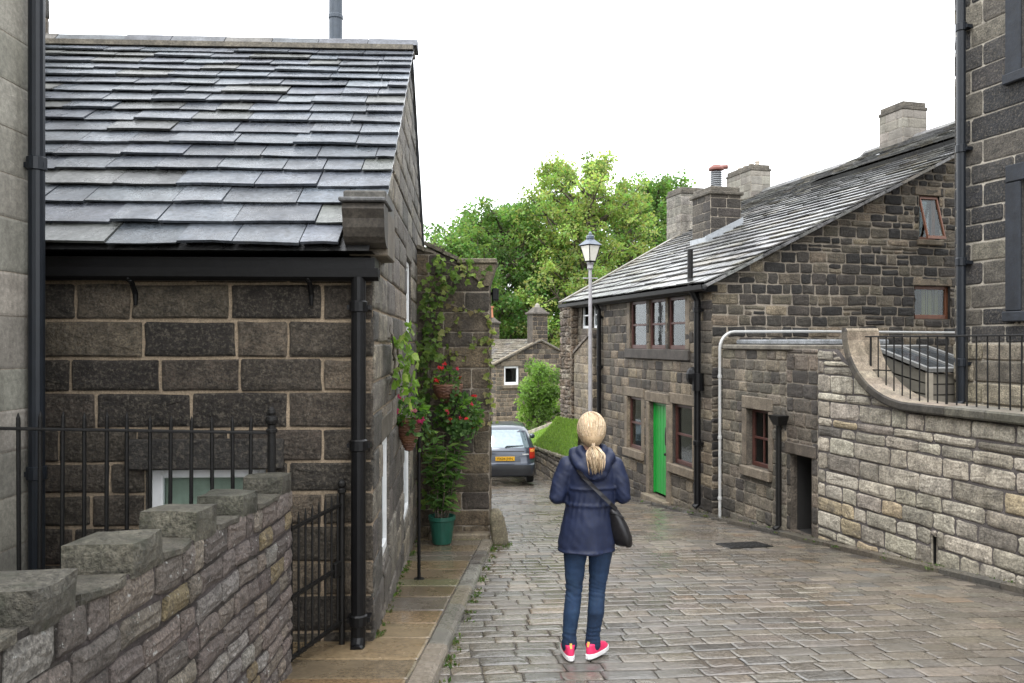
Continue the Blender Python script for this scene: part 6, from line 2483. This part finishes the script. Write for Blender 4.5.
# hair: combed back into a low pony tail, built of many strands over a cap
PAL_HAIR = [(3, (.40, .295, .18)), (2, (.49, .375, .245)), (1.5, (.31, .22, .13)), (1, (.56, .45, .31))]
hm_, rng = MB(), random.Random(301)
cap = MB()
cap.ellipsoid((0, -.012, 1.585), .093, .108, .112, 22, 14)
cap.ellipsoid((0, -.05, 1.54), .078, .072, .085, 18, 10)
hairm = surf_mat('blonde hair', None, var=.22, vscale=14, fine=110, bump=.3, bdist=.004, rough=(.38, .6), spec=.5)
tie = V((.004, -.122, 1.462))
hc = V((0, -.012, 1.585))


def on_cap(d):
    d = d.normalized()
    return hc + V((d.x * .094, d.y * .110, d.z * .113))


for i in range(520):
    # start round the hairline or on the crown, run over the skull to the tie
    a = rng.uniform(-.1, 1.1) * math.pi
    el_ = rng.uniform(-.2, 1.25)
    d0 = V((math.cos(a) * math.cos(el_), math.sin(a) * math.cos(el_) * .8, math.sin(el_)))
    d1 = (tie - hc)
    d1 = V((d1.x / .094, d1.y / .11, d1.z / .113)).normalized()
    pts = []
    for k in range(9):
        f = k / 8
        d = d0.lerp(d1, f)
        if d.length < .05:
            d = V((0, 0, 1))
        p = on_cap(d)
        lift = .002 + rng.uniform(0, .003)
        p += (p - hc).normalized() * lift
        if f > .8:
            p = p.lerp(tie + rnd_unit(rng) * .012, (f - .8) * 4.5)
        pts.append(p)
    hm_.tube(pts, [.0015] + [.0028] * 7 + [.002], 4, pick(PAL_HAIR, rng, .15))
for i in range(190):
    s0 = tie + rnd_unit(rng) * .016
    a = rng.uniform(0, 6.28)
    w_ = rng.uniform(0, .06)
    L = rng.uniform(.07, .16)
    pts = []
    for k in range(8):
        f = k / 7
        sp = math.sin(math.pi * (.12 + .58 * f))
        pts.append(s0 + V((math.cos(a) * w_ * sp + .012 * f + .006 * math.sin(f * 6 + a), -.055 * math.sin(f * 2.2) + math.sin(a) * w_ * .7 * sp - .02 * f, -L * f)))
    hm_.tube(pts, [.0025, .003, .0032, .0032, .003, .0026, .002, .001], 4, pick(PAL_HAIR, rng, .15))
cap.c = [(.44, .285, .135)] * len(cap.f)
hr = remesh(cap, 'hair', .009, hairm, pe, 3)
at = hr.data.attributes.get('Col') or hr.data.attributes.new('Col', 'FLOAT_COLOR', 'FACE')
if len(at.data) == len(hr.data.polygons):
    at.data.foreach_set('color', np.tile(np.array([.36, .26, .155, 1], dtype=np.float32), len(hr.data.polygons)))
hm_.build('strands', hairm, hr, base=V((0, 0, 0)), smooth=True)
tb = MB()
tb.lathe(tie + V((0, -.006, -.008)), [(.02, -.008), (.025, 0), (.02, .01)], 12)
tb.build('hair_tie', M['black'], hr, base=V((0, 0, 0)))

# the small camera in her hands
cmo = MB()
cw = V((PXW - .005, PYW + .325, pz + 1.115))
cmf = Fr(cw, (1, 0, 0), (0, 1, 0))
cmo.box(cmf, -.055, .055, -.035, .035, -.018, .018, bev=.008)
cmo.lathe(cw + V((0, .018, 0)), [(.024, 0), (.026, .004), (.024, .025), (.018, .027)], 16, x=V((1, 0, 0)), y=V((0, 0, 1)), z=V((0, 1, 0)))
o = cmo.build('compact_camera', M['black'], None, base=cw)
tag(o, 'small black camera held in the hands of the woman in navy', 'camera')

# shoulder bag
bag0 = V((PXW + .172, PYW - .055, pz + .905))
bag = MB()
n = 20
rings = []
for (z, rx, ry) in ((-.135, .03, .02), (-.125, .07, .045), (-.07, .088, .056), (.0, .085, .052), (.06, .07, .042), (.105, .05, .028), (.118, .02, .012)):
    ring = []
    for k in range(n):
        t_ = 2 * math.pi * k / n
        cxp = math.copysign(abs(math.cos(t_)) ** .7, math.cos(t_)) * rx
        cyp = math.copysign(abs(math.sin(t_)) ** .7, math.sin(t_)) * ry
        ring.append(bag0 + V((cxp * .66 + cyp * .45 - z * .34, cyp * .8 - cxp * .55, z + .006 * math.sin(3 * t_))))
    rings.append(ring)
bag.loft(rings)
leather = surf_mat('dark leather', (.008, .0075, .009), var=.3, vscale=8, fine=60, bump=.35, bdist=.005, rough=(.35, .55), spec=.5)
bo_ = bag.build('shoulder_bag', leather, None, base=bag0, smooth=True)
tag(bo_, 'dark leather shoulder bag hanging at the right hip of the woman', 'bag')
sp_ = [(-.08, .07, 1.36), (-.10, .0, 1.40), (-.10, -.08, 1.355), (-.092, -.125, 1.29), (-.062, -.14, 1.25), (-.02, -.15, 1.205), (.045, -.15, 1.135), (.10, -.14, 1.075), (.145, -.115, 1.03)]
st = MB()
pts = [V(p) + V((PXW, PYW, pz)) for p in sp_]
# ribbon strap
vs, fs = [], []
for i, p in enumerate(pts):
    d = (pts[min(i + 1, len(pts) - 1)] - pts[max(0, i - 1)]).normalized()
    cen = V((PXW, PYW, p.z))
    nrm = (p - cen).normalized() if i > 2 else V((0, -.4, 1)).normalized()
    s_ = d.cross(nrm).normalized() * .013
    q = p + nrm * .012
    vs += [q - s_, q + s_, q + s_ + nrm * .004, q - s_ + nrm * .004]
for i in range(len(pts) - 1):
    for k in range(4):
        k2 = (k + 1) % 4
        fs.append((i * 4 + k, i * 4 + k2, i * 4 + 4 + k2, i * 4 + 4 + k))
st.add(vs, fs)
st.build('strap', leather, bo_, base=bag0)
fm = MB()
ff_ = [bag0 + V((-.07, -.045, .07)), bag0 + V((.02, -.075, .07)), bag0 + V((.055, -.07, -.03)), bag0 + V((-.03, -.05, -.03))]
fm.poly(ff_)
zp = MB()
zp.tube([bag0 + V((-.075, -.02, .085)), bag0 + V((-.02, -.055, .09)), bag0 + V((.035, -.06, .07))], .003, 6)
zp.build('zip', M['black'], bo_, base=bag0)
